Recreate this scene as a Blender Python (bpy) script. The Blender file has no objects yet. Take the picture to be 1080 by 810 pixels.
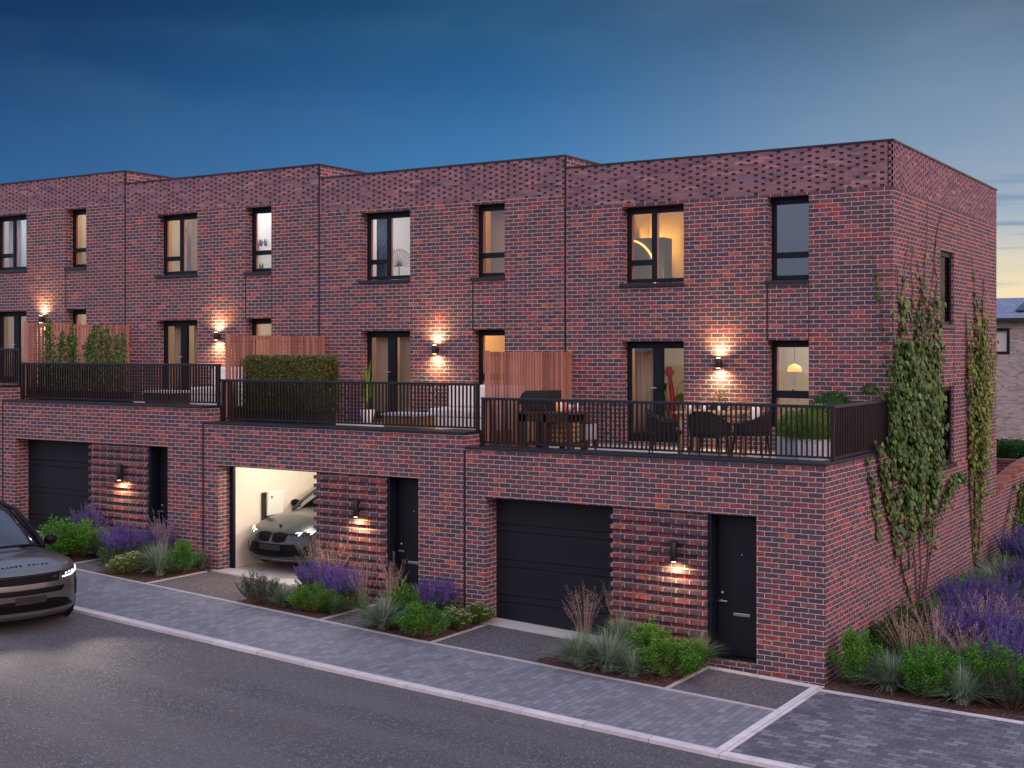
import bpy, bmesh, math, random
from mathutils import Vector, Matrix
from mathutils.bvhtree import BVHTree
R = math.radians
PI = math.pi
scene = bpy.context.scene
col = scene.collection

# ------------------------------------------------------------------ camera
CX, CY, CZ = 6.0, -17.859, 4.736
YAW = R(32.1817)
FPX, YH = 1364.35, 368.87
cam_d = bpy.data.cameras.new('camera')
cam = bpy.data.objects.new('camera', cam_d)
col.objects.link(cam)
cam.location = (CX, CY, CZ)
cam.rotation_euler = (R(90), 0, YAW)
cam_d.sensor_width = 36
cam_d.lens = FPX / 1080 * 36
cam_d.shift_y = -(405 - YH) / 1080
cam_d.clip_end = 2000
scene.camera = cam

# ------------------------------------------------------------------ view
scene.view_settings.view_transform = 'Standard'
scene.view_settings.look = 'None'
scene.view_settings.exposure = 0.14
scene.view_settings.gamma = 1

# ------------------------------------------------------------------ world: dusk sky
W = bpy.data.worlds.new('World')
scene.world = W
W.use_nodes = True
wn = W.node_tree.nodes
wl = W.node_tree.links
wn.clear()


def wmath(op, a, b=None, c=None, clamp=False):
    n = wn.new('ShaderNodeMath')
    n.operation = op
    n.use_clamp = clamp
    for i, v in enumerate((a, b, c)):
        if v is None:
            continue
        if isinstance(v, (int, float)):
            n.inputs[i].default_value = v
        else:
            wl.new(v, n.inputs[i])
    return n.outputs[0]


def wramp(fac, stops):
    n = wn.new('ShaderNodeValToRGB')
    e = n.color_ramp.elements
    while len(e) < len(stops):
        e.new(0.5)
    for i, (p, c) in enumerate(stops):
        e[i].position = p
        e[i].color = (c[0], c[1], c[2], 1)
    wl.new(fac, n.inputs[0])
    return n.outputs[0]


def wmix(f, a, b):
    n = wn.new('ShaderNodeMix')
    n.data_type = 'RGBA'
    n.clamp_factor = True
    for s, v in ((n.inputs[0], f), (n.inputs[6], a), (n.inputs[7], b)):
        if isinstance(v, (int, float)):
            s.default_value = v
        elif isinstance(v, tuple):
            s.default_value = (*v, 1)
        else:
            wl.new(v, s)
    return n.outputs[2]


def wmaprange(v, a, b, c=0, d=1):
    n = wn.new('ShaderNodeMapRange')
    n.interpolation_type = 'SMOOTHSTEP'
    wl.new(v, n.inputs[0])
    for i, x in enumerate((a, b, c, d)):
        n.inputs[i + 1].default_value = x
    return n.outputs[0]


tc = wn.new('ShaderNodeTexCoord')
sep = wn.new('ShaderNodeSeparateXYZ')
wl.new(tc.outputs['Generated'], sep.inputs[0])
dx, dy, dz = sep.outputs
glow = wmath('ADD', wmath('MULTIPLY', dx, 0.7071), wmath('MULTIPLY', dy, 0.7071))
rampL = wramp(dz, [(0.0, (.05, .14, .31)), (.09, (.036, .12, .30)), (.15, (.022, .085, .225)), (.20, (.011, .047, .145)),
                   (.26, (.005, .025, .088)), (.42, (.07, .09, .19)), (.75, (.54, .64, 1.0)), (1.0, (.62, .74, 1.12))])
rampC = wramp(dz, [(0.0, (.12, .25, .42)), (.09, (.075, .22, .45)), (.15, (.048, .175, .385)), (.20, (.026, .12, .285)),
                   (.26, (.014, .075, .175)), (.42, (.08, .12, .22)), (.75, (.54, .64, 1.0)), (1.0, (.62, .74, 1.12))])
rampR = wramp(dz, [(0.0, (.98, .70, .40)), (.045, (.88, .72, .44)), (.072, (.66, .62, .50)), (.10, (.35, .42, .50)), (.15, (.23, .32, .43)),
                   (.20, (.16, .245, .35)), (.26, (.075, .13, .20)), (.45, (.12, .16, .27)), (.75, (.54, .64, 1.0)), (1.0, (.62, .74, 1.12))])
m1 = wmix(wmaprange(glow, -.22, .30), rampL, rampC)
m2 = wmix(wmaprange(glow, .18, .62), m1, rampR)
# thin streaks of cloud low in the bright part of the sky
mp = wn.new('ShaderNodeMapping')
mp.inputs['Scale'].default_value = (5, 5, 95)
wl.new(tc.outputs['Generated'], mp.inputs[0])
nz = wn.new('ShaderNodeTexNoise')
nz.inputs['Scale'].default_value = 1.0
nz.inputs['Detail'].default_value = 3
wl.new(mp.outputs[0], nz.inputs[0])
streak = wmaprange(nz.outputs[0], .52, .66)
low = wmaprange(dz, .16, .10)
cf = wmath('MULTIPLY', wmath('MULTIPLY', streak, low), wmath('MULTIPLY', wmaprange(glow, .3, .55), .8))
m3 = wmix(cf, m2, (.17, .27, .42))
mp2 = wn.new('ShaderNodeMapping')
mp2.inputs['Scale'].default_value = (4, 4, 14)
wl.new(tc.outputs['Generated'], mp2.inputs[0])
nz2 = wn.new('ShaderNodeTexNoise')
nz2.inputs['Scale'].default_value = 1.3
nz2.inputs['Detail'].default_value = 4
wl.new(mp2.outputs[0], nz2.inputs[0])
soft = wmath('MULTIPLY', wmaprange(nz2.outputs[0], .40, .75), .20)
m3b = wmix(soft, m3, wmix(wmaprange(glow, .1, .6), (.06, .15, .27), (.26, .33, .42)))
# unseen sky behind the camera: pink and lavender glow added to light the fronts
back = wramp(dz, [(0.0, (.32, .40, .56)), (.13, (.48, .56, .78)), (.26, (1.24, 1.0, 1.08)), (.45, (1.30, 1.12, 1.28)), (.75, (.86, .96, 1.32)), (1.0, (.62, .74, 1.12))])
side = wramp(dz, [(0.0, (1.60, .86, .82)), (.25, (1.65, .98, 1.02)), (.6, (1.05, .92, 1.18)), (1.0, (.62, .74, 1.12))])  # unseen pink band on the right, added to brighten the side wall
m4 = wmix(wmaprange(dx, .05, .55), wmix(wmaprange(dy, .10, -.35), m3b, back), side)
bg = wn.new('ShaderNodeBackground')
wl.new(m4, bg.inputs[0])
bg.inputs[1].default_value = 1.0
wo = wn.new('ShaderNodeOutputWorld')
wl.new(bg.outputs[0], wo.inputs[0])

# last soft light of the evening, low from the right of the houses
sl = bpy.data.lights.new('sun', 'SUN')
so = bpy.data.objects.new('sun', sl)
col.objects.link(so)
sl.energy = 0.9
sl.angle = R(22)
sl.color = (1.0, .76, .74)
so.rotation_euler = Vector((1.0, -.35, .45)).to_track_quat('Z', 'Y').to_euler()

# ------------------------------------------------------------------ pixel to place
ca, sa = math.cos(YAW), math.sin(YAW)


def ray(u, v):
    r = (u - 540) / FPX
    return Vector((r * ca - sa, r * sa + ca, -(v - YH) / FPX))


CAM = Vector((CX, CY, CZ))


def at_y(u, v, y):
    d = ray(u, v)
    return CAM + d * ((y - CY) / d.y)


def at_x(u, v, x):
    d = ray(u, v)
    return CAM + d * ((x - CX) / d.x)


GX = [-200, -60, -24, -18.27, -12.18, -6.09, 0, 3, 200]
GZ = [3.0, 3.0, 1.14, .835, .53, .235, 0, -.05, -.05]


def G(x):
    for i in range(len(GX) - 1):
        if x <= GX[i + 1]:
            t = (x - GX[i]) / (GX[i + 1] - GX[i])
            return GZ[i] + t * (GZ[i + 1] - GZ[i])
    return GZ[-1]


def at_g(u, v, dz=0.0):
    d = ray(u, v)
    lo, hi = 3.0, 200.0
    for _ in range(60):
        m = (lo + hi) / 2
        p = CAM + d * m
        if p.z > G(p.x) + dz:
            lo = m
        else:
            hi = m
    p = CAM + d * lo
    return p


# ------------------------------------------------------------------ object helpers
def link(o, parent=None):
    col.objects.link(o)
    if parent is not None:
        o.parent = parent
    return o


def tag(o, label=None, cat=None, group=None, kind=None):
    if label:
        o['label'] = label
    if cat:
        o['category'] = cat
    if group:
        o['group'] = group
    if kind:
        o['kind'] = kind
    return o


def empty(name, loc, label=None, cat=None, group=None):
    o = bpy.data.objects.new(name, None)
    o.location = loc
    o.empty_display_size = .1
    link(o)
    return tag(o, label, cat, group)


def wloc(o):
    v = Vector((0, 0, 0))
    while o is not None:
        v += o.location
        o = o.parent
    return v


class MB:
    """collects shapes in world coordinates and links them as one mesh"""

    def __init__(s):
        s.v = []
        s.f = []
        s.m = []
        s.sm = []

    def add(s, vs, fs, m=0, smooth=False):
        b = len(s.v)
        s.v += [tuple(p) for p in vs]
        for f in fs:
            s.f.append(tuple(b + i for i in f))
            s.m.append(m)
            s.sm.append(smooth)
        return s

    def box(s, x0, x1, y0, y1, z0, z1, m=0):
        vs = [(x0, y0, z0), (x1, y0, z0), (x1, y1, z0), (x0, y1, z0), (x0, y0, z1), (x1, y0, z1), (x1, y1, z1), (x0, y1, z1)]
        return s.add(vs, [(0, 3, 2, 1), (4, 5, 6, 7), (0, 1, 5, 4), (1, 2, 6, 5), (2, 3, 7, 6), (3, 0, 4, 7)], m)

    def quad(s, a, b, c, d, m=0):
        return s.add([a, b, c, d], [(0, 1, 2, 3)], m)

    def tube(s, pts, r, n=8, m=0, cap=True, smooth=True):
        pts = [Vector(p) for p in pts]
        rs = r if isinstance(r, (list, tuple)) else [r] * len(pts)
        vs = []
        for i, p in enumerate(pts):
            t = (pts[min(i + 1, len(pts) - 1)] - pts[max(i - 1, 0)])
            if t.length < 1e-9:
                t = Vector((0, 0, 1))
            t.normalize()
            up = Vector((0, 0, 1)) if abs(t.z) < .9 else Vector((1, 0, 0))
            a = t.cross(up).normalized()
            b = t.cross(a)
            for k in range(n):
                w = 2 * PI * k / n
                vs.append(p + (a * math.cos(w) + b * math.sin(w)) * rs[i])
        fs = []
        for i in range(len(pts) - 1):
            for k in range(n):
                fs.append((i * n + k, i * n + (k + 1) % n, (i + 1) * n + (k + 1) % n, (i + 1) * n + k))
        if cap:
            fs.append(tuple(range(n)))
            fs.append(tuple((len(pts) - 1) * n + k for k in reversed(range(n))))
        return s.add(vs, fs, m, smooth)

    def lathe(s, prof, c=(0, 0, 0), n=24, m=0, smooth=True, axis='z'):
        vs = []
        for r, h in prof:
            for k in range(n):
                w = 2 * PI * k / n
                if axis == 'z':
                    vs.append((c[0] + r * math.cos(w), c[1] + r * math.sin(w), c[2] + h))
                elif axis == 'y':
                    vs.append((c[0] + r * math.cos(w), c[1] + h, c[2] + r * math.sin(w)))
                else:
                    vs.append((c[0] + h, c[1] + r * math.cos(w), c[2] + r * math.sin(w)))
        fs = []
        for i in range(len(prof) - 1):
            for k in range(n):
                fs.append((i * n + k, i * n + (k + 1) % n, (i + 1) * n + (k + 1) % n, (i + 1) * n + k))
        fs.append(tuple(reversed(range(n))))
        fs.append(tuple((len(prof) - 1) * n + k for k in range(n)))
        return s.add(vs, fs, m, smooth)

    def ellipsoid(s, c, rx, ry, rz, n=16, m=0):
        prof = []
        vs = []
        rows = n // 2
        for i in range(rows + 1):
            ph = PI * i / rows
            for k in range(n):
                w = 2 * PI * k / n
                vs.append((c[0] + rx * math.sin(ph) * math.cos(w), c[1] + ry * math.sin(ph) * math.sin(w), c[2] - rz * math.cos(ph)))
        fs = []
        for i in range(rows):
            for k in range(n):
                fs.append((i * n + k, i * n + (k + 1) % n, (i + 1) * n + (k + 1) % n, (i + 1) * n + k))
        return s.add(vs, fs, m, True)

    def build(s, name, mats, parent=None, bevel=0, segs=2, sub=0):
        if not isinstance(mats, (list, tuple)):
            mats = [mats]
        if parent is not None:
            o0 = wloc(parent)
            vs = [(p[0] - o0.x, p[1] - o0.y, p[2] - o0.z) for p in s.v]
        else:
            vs = s.v
        me = bpy.data.meshes.new(name)
        me.from_pydata(vs, [], s.f)
        for mt in mats:
            me.materials.append(mt)
        me.polygons.foreach_set('material_index', s.m)
        me.polygons.foreach_set('use_smooth', s.sm)
        me.update()
        o = bpy.data.objects.new(name, me)
        link(o, parent)
        if bevel:
            b = o.modifiers.new('bevel', 'BEVEL')
            b.width = bevel
            b.segments = segs
            b.limit_method = 'ANGLE'
        if sub:
            b = o.modifiers.new('sub', 'SUBSURF')
            b.levels = sub
            b.render_levels = sub
        return o


def top(o, loc):
    """give a single-mesh thing its origin at loc (its base)"""
    loc = Vector(loc)
    for v in o.data.vertices:
        v.co -= loc
    o.location = loc
    return o


def copy_tree(o, parent=None):
    c = o.copy()
    col.objects.link(c)
    if parent is not None:
        c.parent = parent
    for ch in list(o.children):
        copy_tree(ch, c)
    return c


# ------------------------------------------------------------------ material helpers
class NT:
    def __init__(s, name):
        s.mat = bpy.data.materials.new(name)
        s.mat.use_nodes = True
        s.n = s.mat.node_tree.nodes
        s.l = s.mat.node_tree.links
        s.n.clear()
        s.out = s.n.new('ShaderNodeOutputMaterial')
        s.b = s.n.new('ShaderNodeBsdfPrincipled')
        s.l.new(s.b.outputs[0], s.out.inputs[0])

    def new(s, t, **kw):
        n = s.n.new(t)
        for k, v in kw.items():
            setattr(n, k, v)
        return n

    def put(s, sock, v):
        if isinstance(v, (int, float)):
            sock.default_value = v
        elif isinstance(v, tuple):
            sock.default_value = v if len(v) == len(sock.default_value) else (*v, 1)
        else:
            s.l.new(v, sock)

    def math(s, op, a, b=None, clamp=False):
        n = s.new('ShaderNodeMath', operation=op, use_clamp=clamp)
        s.put(n.inputs[0], a)
        if b is not None:
            s.put(n.inputs[1], b)
        return n.outputs[0]

    def mix(s, f, a, b, mode='MIX'):
        n = s.new('ShaderNodeMix', data_type='RGBA', blend_type=mode)
        s.put(n.inputs[0], f)
        s.put(n.inputs[6], a)
        s.put(n.inputs[7], b)
        return n.outputs[2]

    def ramp(s, f, stops, interp='LINEAR'):
        n = s.new('ShaderNodeValToRGB')
        n.color_ramp.interpolation = interp
        e = n.color_ramp.elements
        while len(e) < len(stops):
            e.new(.5)
        for i, (p, c) in enumerate(stops):
            e[i].position = p
            e[i].color = (*c, 1) if isinstance(c, tuple) else (c, c, c, 1)
        s.put(n.inputs[0], f)
        return n.outputs[0]

    def noise(s, scale, detail=2, rough=.5, vec=None):
        n = s.new('ShaderNodeTexNoise')
        n.inputs['Scale'].default_value = scale
        n.inputs['Detail'].default_value = detail
        n.inputs['Roughness'].default_value = rough
        if vec is not None:
            s.l.new(vec, n.inputs['Vector'])
        return n.outputs[0]

    def obj(s):
        return s.new('ShaderNodeTexCoord').outputs['Object']

    def pos(s):
        return s.new('ShaderNodeNewGeometry').outputs['Position']

    def island(s):
        return s.new('ShaderNodeNewGeometry').outputs['Random Per Island']

    def bump(s, h, strength=.3, dist=.01):
        n = s.new('ShaderNodeBump')
        n.inputs['Strength'].default_value = strength
        n.inputs['Distance'].default_value = dist
        s.l.new(h, n.inputs['Height'])
        s.l.new(n.outputs[0], s.b.inputs['Normal'])

    def scale(s, v, sc):
        n = s.new('ShaderNodeMapping')
        n.inputs['Scale'].default_value = sc
        s.l.new(v, n.inputs[0])
        return n.outputs[0]


def simple(name, color, rough=.6, metal=0, var=.12, nscale=6, bump=0, coat=0, spec=.5):
    t = NT(name)
    n = t.noise(nscale, 3, .55, t.obj())
    c = t.mix(n, tuple(x * (1 - var) for x in color), tuple(min(1, x * (1 + var)) for x in color))
    t.put(t.b.inputs['Base Color'], c)
    t.b.inputs['Roughness'].default_value = rough
    t.b.inputs['Metallic'].default_value = metal
    t.b.inputs['Specular IOR Level'].default_value = spec
    if coat:
        t.b.inputs['Coat Weight'].default_value = coat
        t.b.inputs['Coat Roughness'].default_value = .04
    if bump:
        t.bump(t.noise(nscale * 12, 3, .6, t.obj()), bump, .005)
    return t.mat


def emit(name, color, strength):
    t = NT(name)
    t.put(t.b.inputs['Base Color'], color)
    t.put(t.b.inputs['Emission Color'], color)
    t.b.inputs['Emission Strength'].default_value = strength
    return t.mat


def wall_uv(t):
    """world position turned so that courses run level on every wall face"""
    g = t.new('ShaderNodeNewGeometry')
    p = t.new('ShaderNodeSeparateXYZ')
    t.l.new(g.outputs['Position'], p.inputs[0])
    n = t.new('ShaderNodeSeparateXYZ')
    t.l.new(g.outputs['True Normal'], n.inputs[0])
    ax = t.math('GREATER_THAN', t.math('ABSOLUTE', n.outputs[0]), .6)
    az = t.math('GREATER_THAN', t.math('ABSOLUTE', n.outputs[2]), .6)
    u = t.math('ADD', t.math('MULTIPLY', p.outputs[0], t.math('SUBTRACT', 1, ax)), t.math('MULTIPLY', p.outputs[1], ax))
    v = t.math('ADD', t.math('MULTIPLY', p.outputs[2], t.math('SUBTRACT', 1, az)), t.math('MULTIPLY', p.outputs[1], az))
    c = t.new('ShaderNodeCombineXYZ')
    t.l.new(u, c.inputs[0])
    t.l.new(v, c.inputs[1])
    return c.outputs[0], g.outputs['Position']


def brick_mat(name, stops, mortar, width=.225, row=.075, msize=.0065, offset=.5, freq=2, rough=.85, stain=.25, zoff=0.0, bumpd=.008, streaky=True):
    t = NT(name)
    vec, pos = wall_uv(t)
    mpn = t.new('ShaderNodeMapping')
    mpn.inputs['Location'].default_value = (.03, zoff, 0)
    t.l.new(vec, mpn.inputs[0])
    # a little wobble so that arrises are not ruler straight
    wob = t.new('ShaderNodeTexNoise')
    wob.inputs['Scale'].default_value = 14
    t.l.new(mpn.outputs[0], wob.inputs['Vector'])
    sub = t.new('ShaderNodeVectorMath', operation='SUBTRACT')
    t.l.new(wob.outputs['Color'], sub.inputs[0])
    sub.inputs[1].default_value = (.5, .5, .5)
    mul = t.new('ShaderNodeVectorMath', operation='SCALE')
    t.l.new(sub.outputs[0], mul.inputs[0])
    mul.inputs['Scale'].default_value = .020 if row > .06 else .004
    add = t.new('ShaderNodeVectorMath', operation='ADD')
    t.l.new(mpn.outputs[0], add.inputs[0])
    t.l.new(mul.outputs[0], add.inputs[1])
    b = t.new('ShaderNodeTexBrick')
    b.offset = offset
    b.offset_frequency = freq
    t.l.new(add.outputs[0], b.inputs['Vector'])
    b.inputs['Color1'].default_value = (0, 0, 0, 1)
    b.inputs['Color2'].default_value = (1, 1, 1, 1)
    b.inputs['Mortar'].default_value = (.5, .5, .5, 1)
    b.inputs['Scale'].default_value = 1
    b.inputs['Mortar Size'].default_value = msize
    b.inputs['Mortar Smooth'].default_value = .15
    b.inputs['Bias'].default_value = 0
    b.inputs['Brick Width'].default_value = width
    b.inputs['Row Height'].default_value = row
    rnd = t.new('ShaderNodeSeparateColor')
    t.l.new(b.outputs['Color'], rnd.inputs[0])
    base = t.ramp(rnd.outputs[0], stops, 'LINEAR')
    sv = t.scale(pos, (7, 7, 17))
    streak = t.noise(1.5, 4, .65, sv)
    if streaky:
        dark = t.ramp(streak, [(.46, 0.0), (.55, 1.0)])
        base = t.mix(t.math('MULTIPLY', dark, .74), base, (.060, .054, .080))
        hot = t.ramp(t.noise(1.1, 3, .6, t.scale(pos, (9, 9, 19))), [(.60, 0.0), (.68, 1.0)])
        base = t.mix(t.math('MULTIPLY', hot, .5), base, (.44, .070, .050))
        light = t.ramp(t.noise(28, 3, .65, pos), [(.52, 0.0), (.66, 1.0)])
        base = t.mix(t.math('MULTIPLY', light, .16), base, (.36, .21, .24))
    base = t.mix(t.math('MULTIPLY', t.noise(.9, 3, .6, pos), stain), base, (.09, .055, .06))
    mcol = t.mix(t.noise(30, 3, .6, pos), tuple(x * .72 for x in mortar), tuple(min(1, x * 1.2) for x in mortar))
    colr = t.mix(b.outputs['Fac'], base, mcol)
    t.l.new(colr, t.b.inputs['Base Color'])
    t.b.inputs['Roughness'].default_value = rough
    t.b.inputs['Specular IOR Level'].default_value = .3
    h = t.math('ADD', t.math('MULTIPLY', t.math('SUBTRACT', 1, b.outputs['Fac']), 1.0), t.math('MULTIPLY', t.noise(70, 4, .65, pos), .45))
    t.bump(h, .7, bumpd)
    return t.mat


BR = [(0.0, (.040, .042, .066)), (.18, (.055, .050, .078)), (.36, (.085, .055, .075)), (.46, (.15, .048, .056)), (.56, (.10, .062, .085)),
      (.66, (.24, .048, .050)), (.76, (.13, .070, .085)), (.86, (.36, .050, .048)), (.94, (.23, .11, .11)), (1.0, (.52, .125, .050))]
M = {}
M['brick'] = brick_mat('red multi brick', BR, (.62, .46, .38), width=.218, msize=.0050)
M['band'] = None
t = NT('textured brick band')
vec, pos = wall_uv(t)
mpn = t.scale(vec, (1, 1, 1))
b = t.new('ShaderNodeTexBrick')
t.l.new(mpn, b.inputs['Vector'])
b.inputs['Color1'].default_value = (0, 0, 0, 1)
b.inputs['Color2'].default_value = (1, 1, 1, 1)
b.inputs['Mortar'].default_value = (.3, .3, .3, 1)
b.inputs['Scale'].default_value = 1
b.inputs['Mortar Size'].default_value = .003
b.inputs['Brick Width'].default_value = .277
b.inputs['Row Height'].default_value = .0535
sc_ = t.new('ShaderNodeSeparateColor')
t.l.new(b.outputs['Color'], sc_.inputs[0])
c = t.ramp(sc_.outputs[0], [(0, (.11, .075, .10)), (.3, (.22, .115, .135)), (.6, (.29, .14, .15)), (.8, (.17, .12, .17)), (1, (.42, .22, .20))])
c = t.mix(t.math('MULTIPLY', t.ramp(t.noise(24, 4, .7, pos), [(.4, 0.0), (.65, 1.0)]), .5), c, (.10, .075, .10))
t.l.new(c, t.b.inputs['Base Color'])
t.b.inputs['Roughness'].default_value = .85
t.bump(t.noise(70, 4, .65, pos), .5, .006)
M['band'] = t.mat
M['grey_brick'] = brick_mat('grey brick', [(0, (.20, .18, .18)), (.4, (.33, .29, .27)), (.7, (.42, .37, .34)), (1, (.28, .25, .25))], (.46, .43, .40), stain=.2, streaky=False)
M['hole'] = simple('recessed brick', (.095, .048, .052), .9)
M['joint'] = simple('joint sealant', (.012, .010, .012), .9)
M['coping'] = simple('anthracite aluminium coping', (.014, .022, .034), .38, .3, .2, 3)
M['frame'] = simple('anthracite window frame', (.005, .009, .016), .5, 0, .15, 4, 0, 0, .22)
M['door'] = simple('charcoal door paint', (.009, .011, .017), .5, 0, .25, 2, .04, 0, .28)
M['rail'] = simple('dark bronze railing', (.014, .010, .011), .5, 0, .2, 4, 0, 0, .3)
M['rail_top'] = simple('anthracite top rail', (.010, .016, .026), .36, .2, .2, 4)
M['steel'] = simple('brushed steel', (.62, .62, .64), .28, .9, .08, 20)
M['bead'] = simple('salmon glazing bead', (.62, .22, .17), .5, 0, .1)
M['black'] = simple('black plastic', (.012, .012, .013), .4, 0, .1)
M['matt_black'] = simple('matt black metal', (.014, .012, .012), .55, .2, .1)
M['plaster'] = simple('cream plaster', (.74, .69, .61), .8, 0, .04, 1.5)
M['white_plaster'] = simple('white plaster', (.80, .79, .77), .8, 0, .03, 1.5)
M['tan'] = simple('tan fabric', (.45, .36, .25), .9, 0, .12, 3)
M['ochre'] = simple('ochre blind', (.66, .44, .15), .85, 0, .12, 3)
M['yellow_wall'] = simple('warm yellow wall', (.72, .55, .28), .8, 0, .06, 1.5)
M['sky_tint_blind'] = simple('sky tinted blind', (.20, .25, .34), .8, 0, .06, 1.5)  # slate blue deepened, the sky's reflection put into the colour
M['floorwood'] = simple('oak floor', (.34, .22, .12), .5, 0, .2, 5)
M['dark_room'] = simple('dim interior', (.16, .14, .13), .9)
M['white'] = simple('white paint', (.78, .78, .76), .4, 0, .03)
M['cushion'] = simple('cream cushion', (.78, .72, .64), .9, 0, .06, 9, .1)
M['blue_cushion'] = simple('blue cushion', (.12, .24, .50), .9, 0, .1, 9, .1)
M['gold'] = simple('brass rim', (.80, .48, .12), .3, .8, .05)
M['red_glass'] = simple('red glass', (.62, .02, .05), .25, 0, .15)
M['roof_felt'] = simple('roof membrane', (.10, .10, .11), .8)
M['silver_plant'] = None

# wood
def wood_mat(name, c0, c1, axis=(1.2, 1.2, .12), rough=.6):
    t = NT(name)
    g = t.noise(26, 5, .65, t.scale(t.obj(), axis))
    isl = t.island()
    c = t.ramp(g, [(.3, c0), (.7, c1)])
    c = t.mix(t.math('MULTIPLY', isl, .75), c, tuple(x * .38 for x in c0))
    t.l.new(c, t.b.inputs['Base Color'])
    t.b.inputs['Roughness'].default_value = rough
    t.bump(g, .25, .003)
    return t.mat


M['cedar'] = wood_mat('cedar slats', (.36, .145, .10), (.52, .25, .17))
M['teak'] = wood_mat('teak', (.42, .24, .10), (.60, .37, .17), (.2, 1.2, 1.2))
M['dark_wood'] = wood_mat('brown stained timber', (.07, .035, .022), (.13, .065, .04))
M['log'] = wood_mat('split logs', (.42, .22, .09), (.62, .36, .16))

# glass
def glass_mat(name, tint=(1, 1, 1), extra=.05, rough=.0, gain=2.3):
    t = NT(name)
    t.n.remove(t.b)
    tr = t.new('ShaderNodeBsdfTransparent')
    tr.inputs[0].default_value = (*tint, 1)
    gl = t.new('ShaderNodeBsdfGlossy')
    gl.inputs['Roughness'].default_value = rough
    fr = t.new('ShaderNodeFresnel')
    fr.inputs[0].default_value = 1.5
    f = t.math('ADD', t.math('MULTIPLY', fr.outputs[0], gain), extra, True)
    gb = t.new('ShaderNodeNewGeometry')
    f = t.math('MULTIPLY', f, t.math('SUBTRACT', 1, gb.outputs['Backfacing']))
    mx = t.new('ShaderNodeMixShader')
    t.l.new(f, mx.inputs[0])
    t.l.new(tr.outputs[0], mx.inputs[1])
    t.l.new(gl.outputs[0], mx.inputs[2])
    t.l.new(mx.outputs[0], t.out.inputs[0])
    return t.mat


M['glass'] = glass_mat('window glass')
M['dark_glass'] = glass_mat('unlit window glass', (.45, .48, .52), .16)
M['stair_glass'] = glass_mat('unlit stair glass', (.25, .25, .28), .02, 0, .30)
M['car_glass'] = simple('tinted car glass', (.008, .012, .018), .05, 0, .05, 3, 0, .6)


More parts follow.
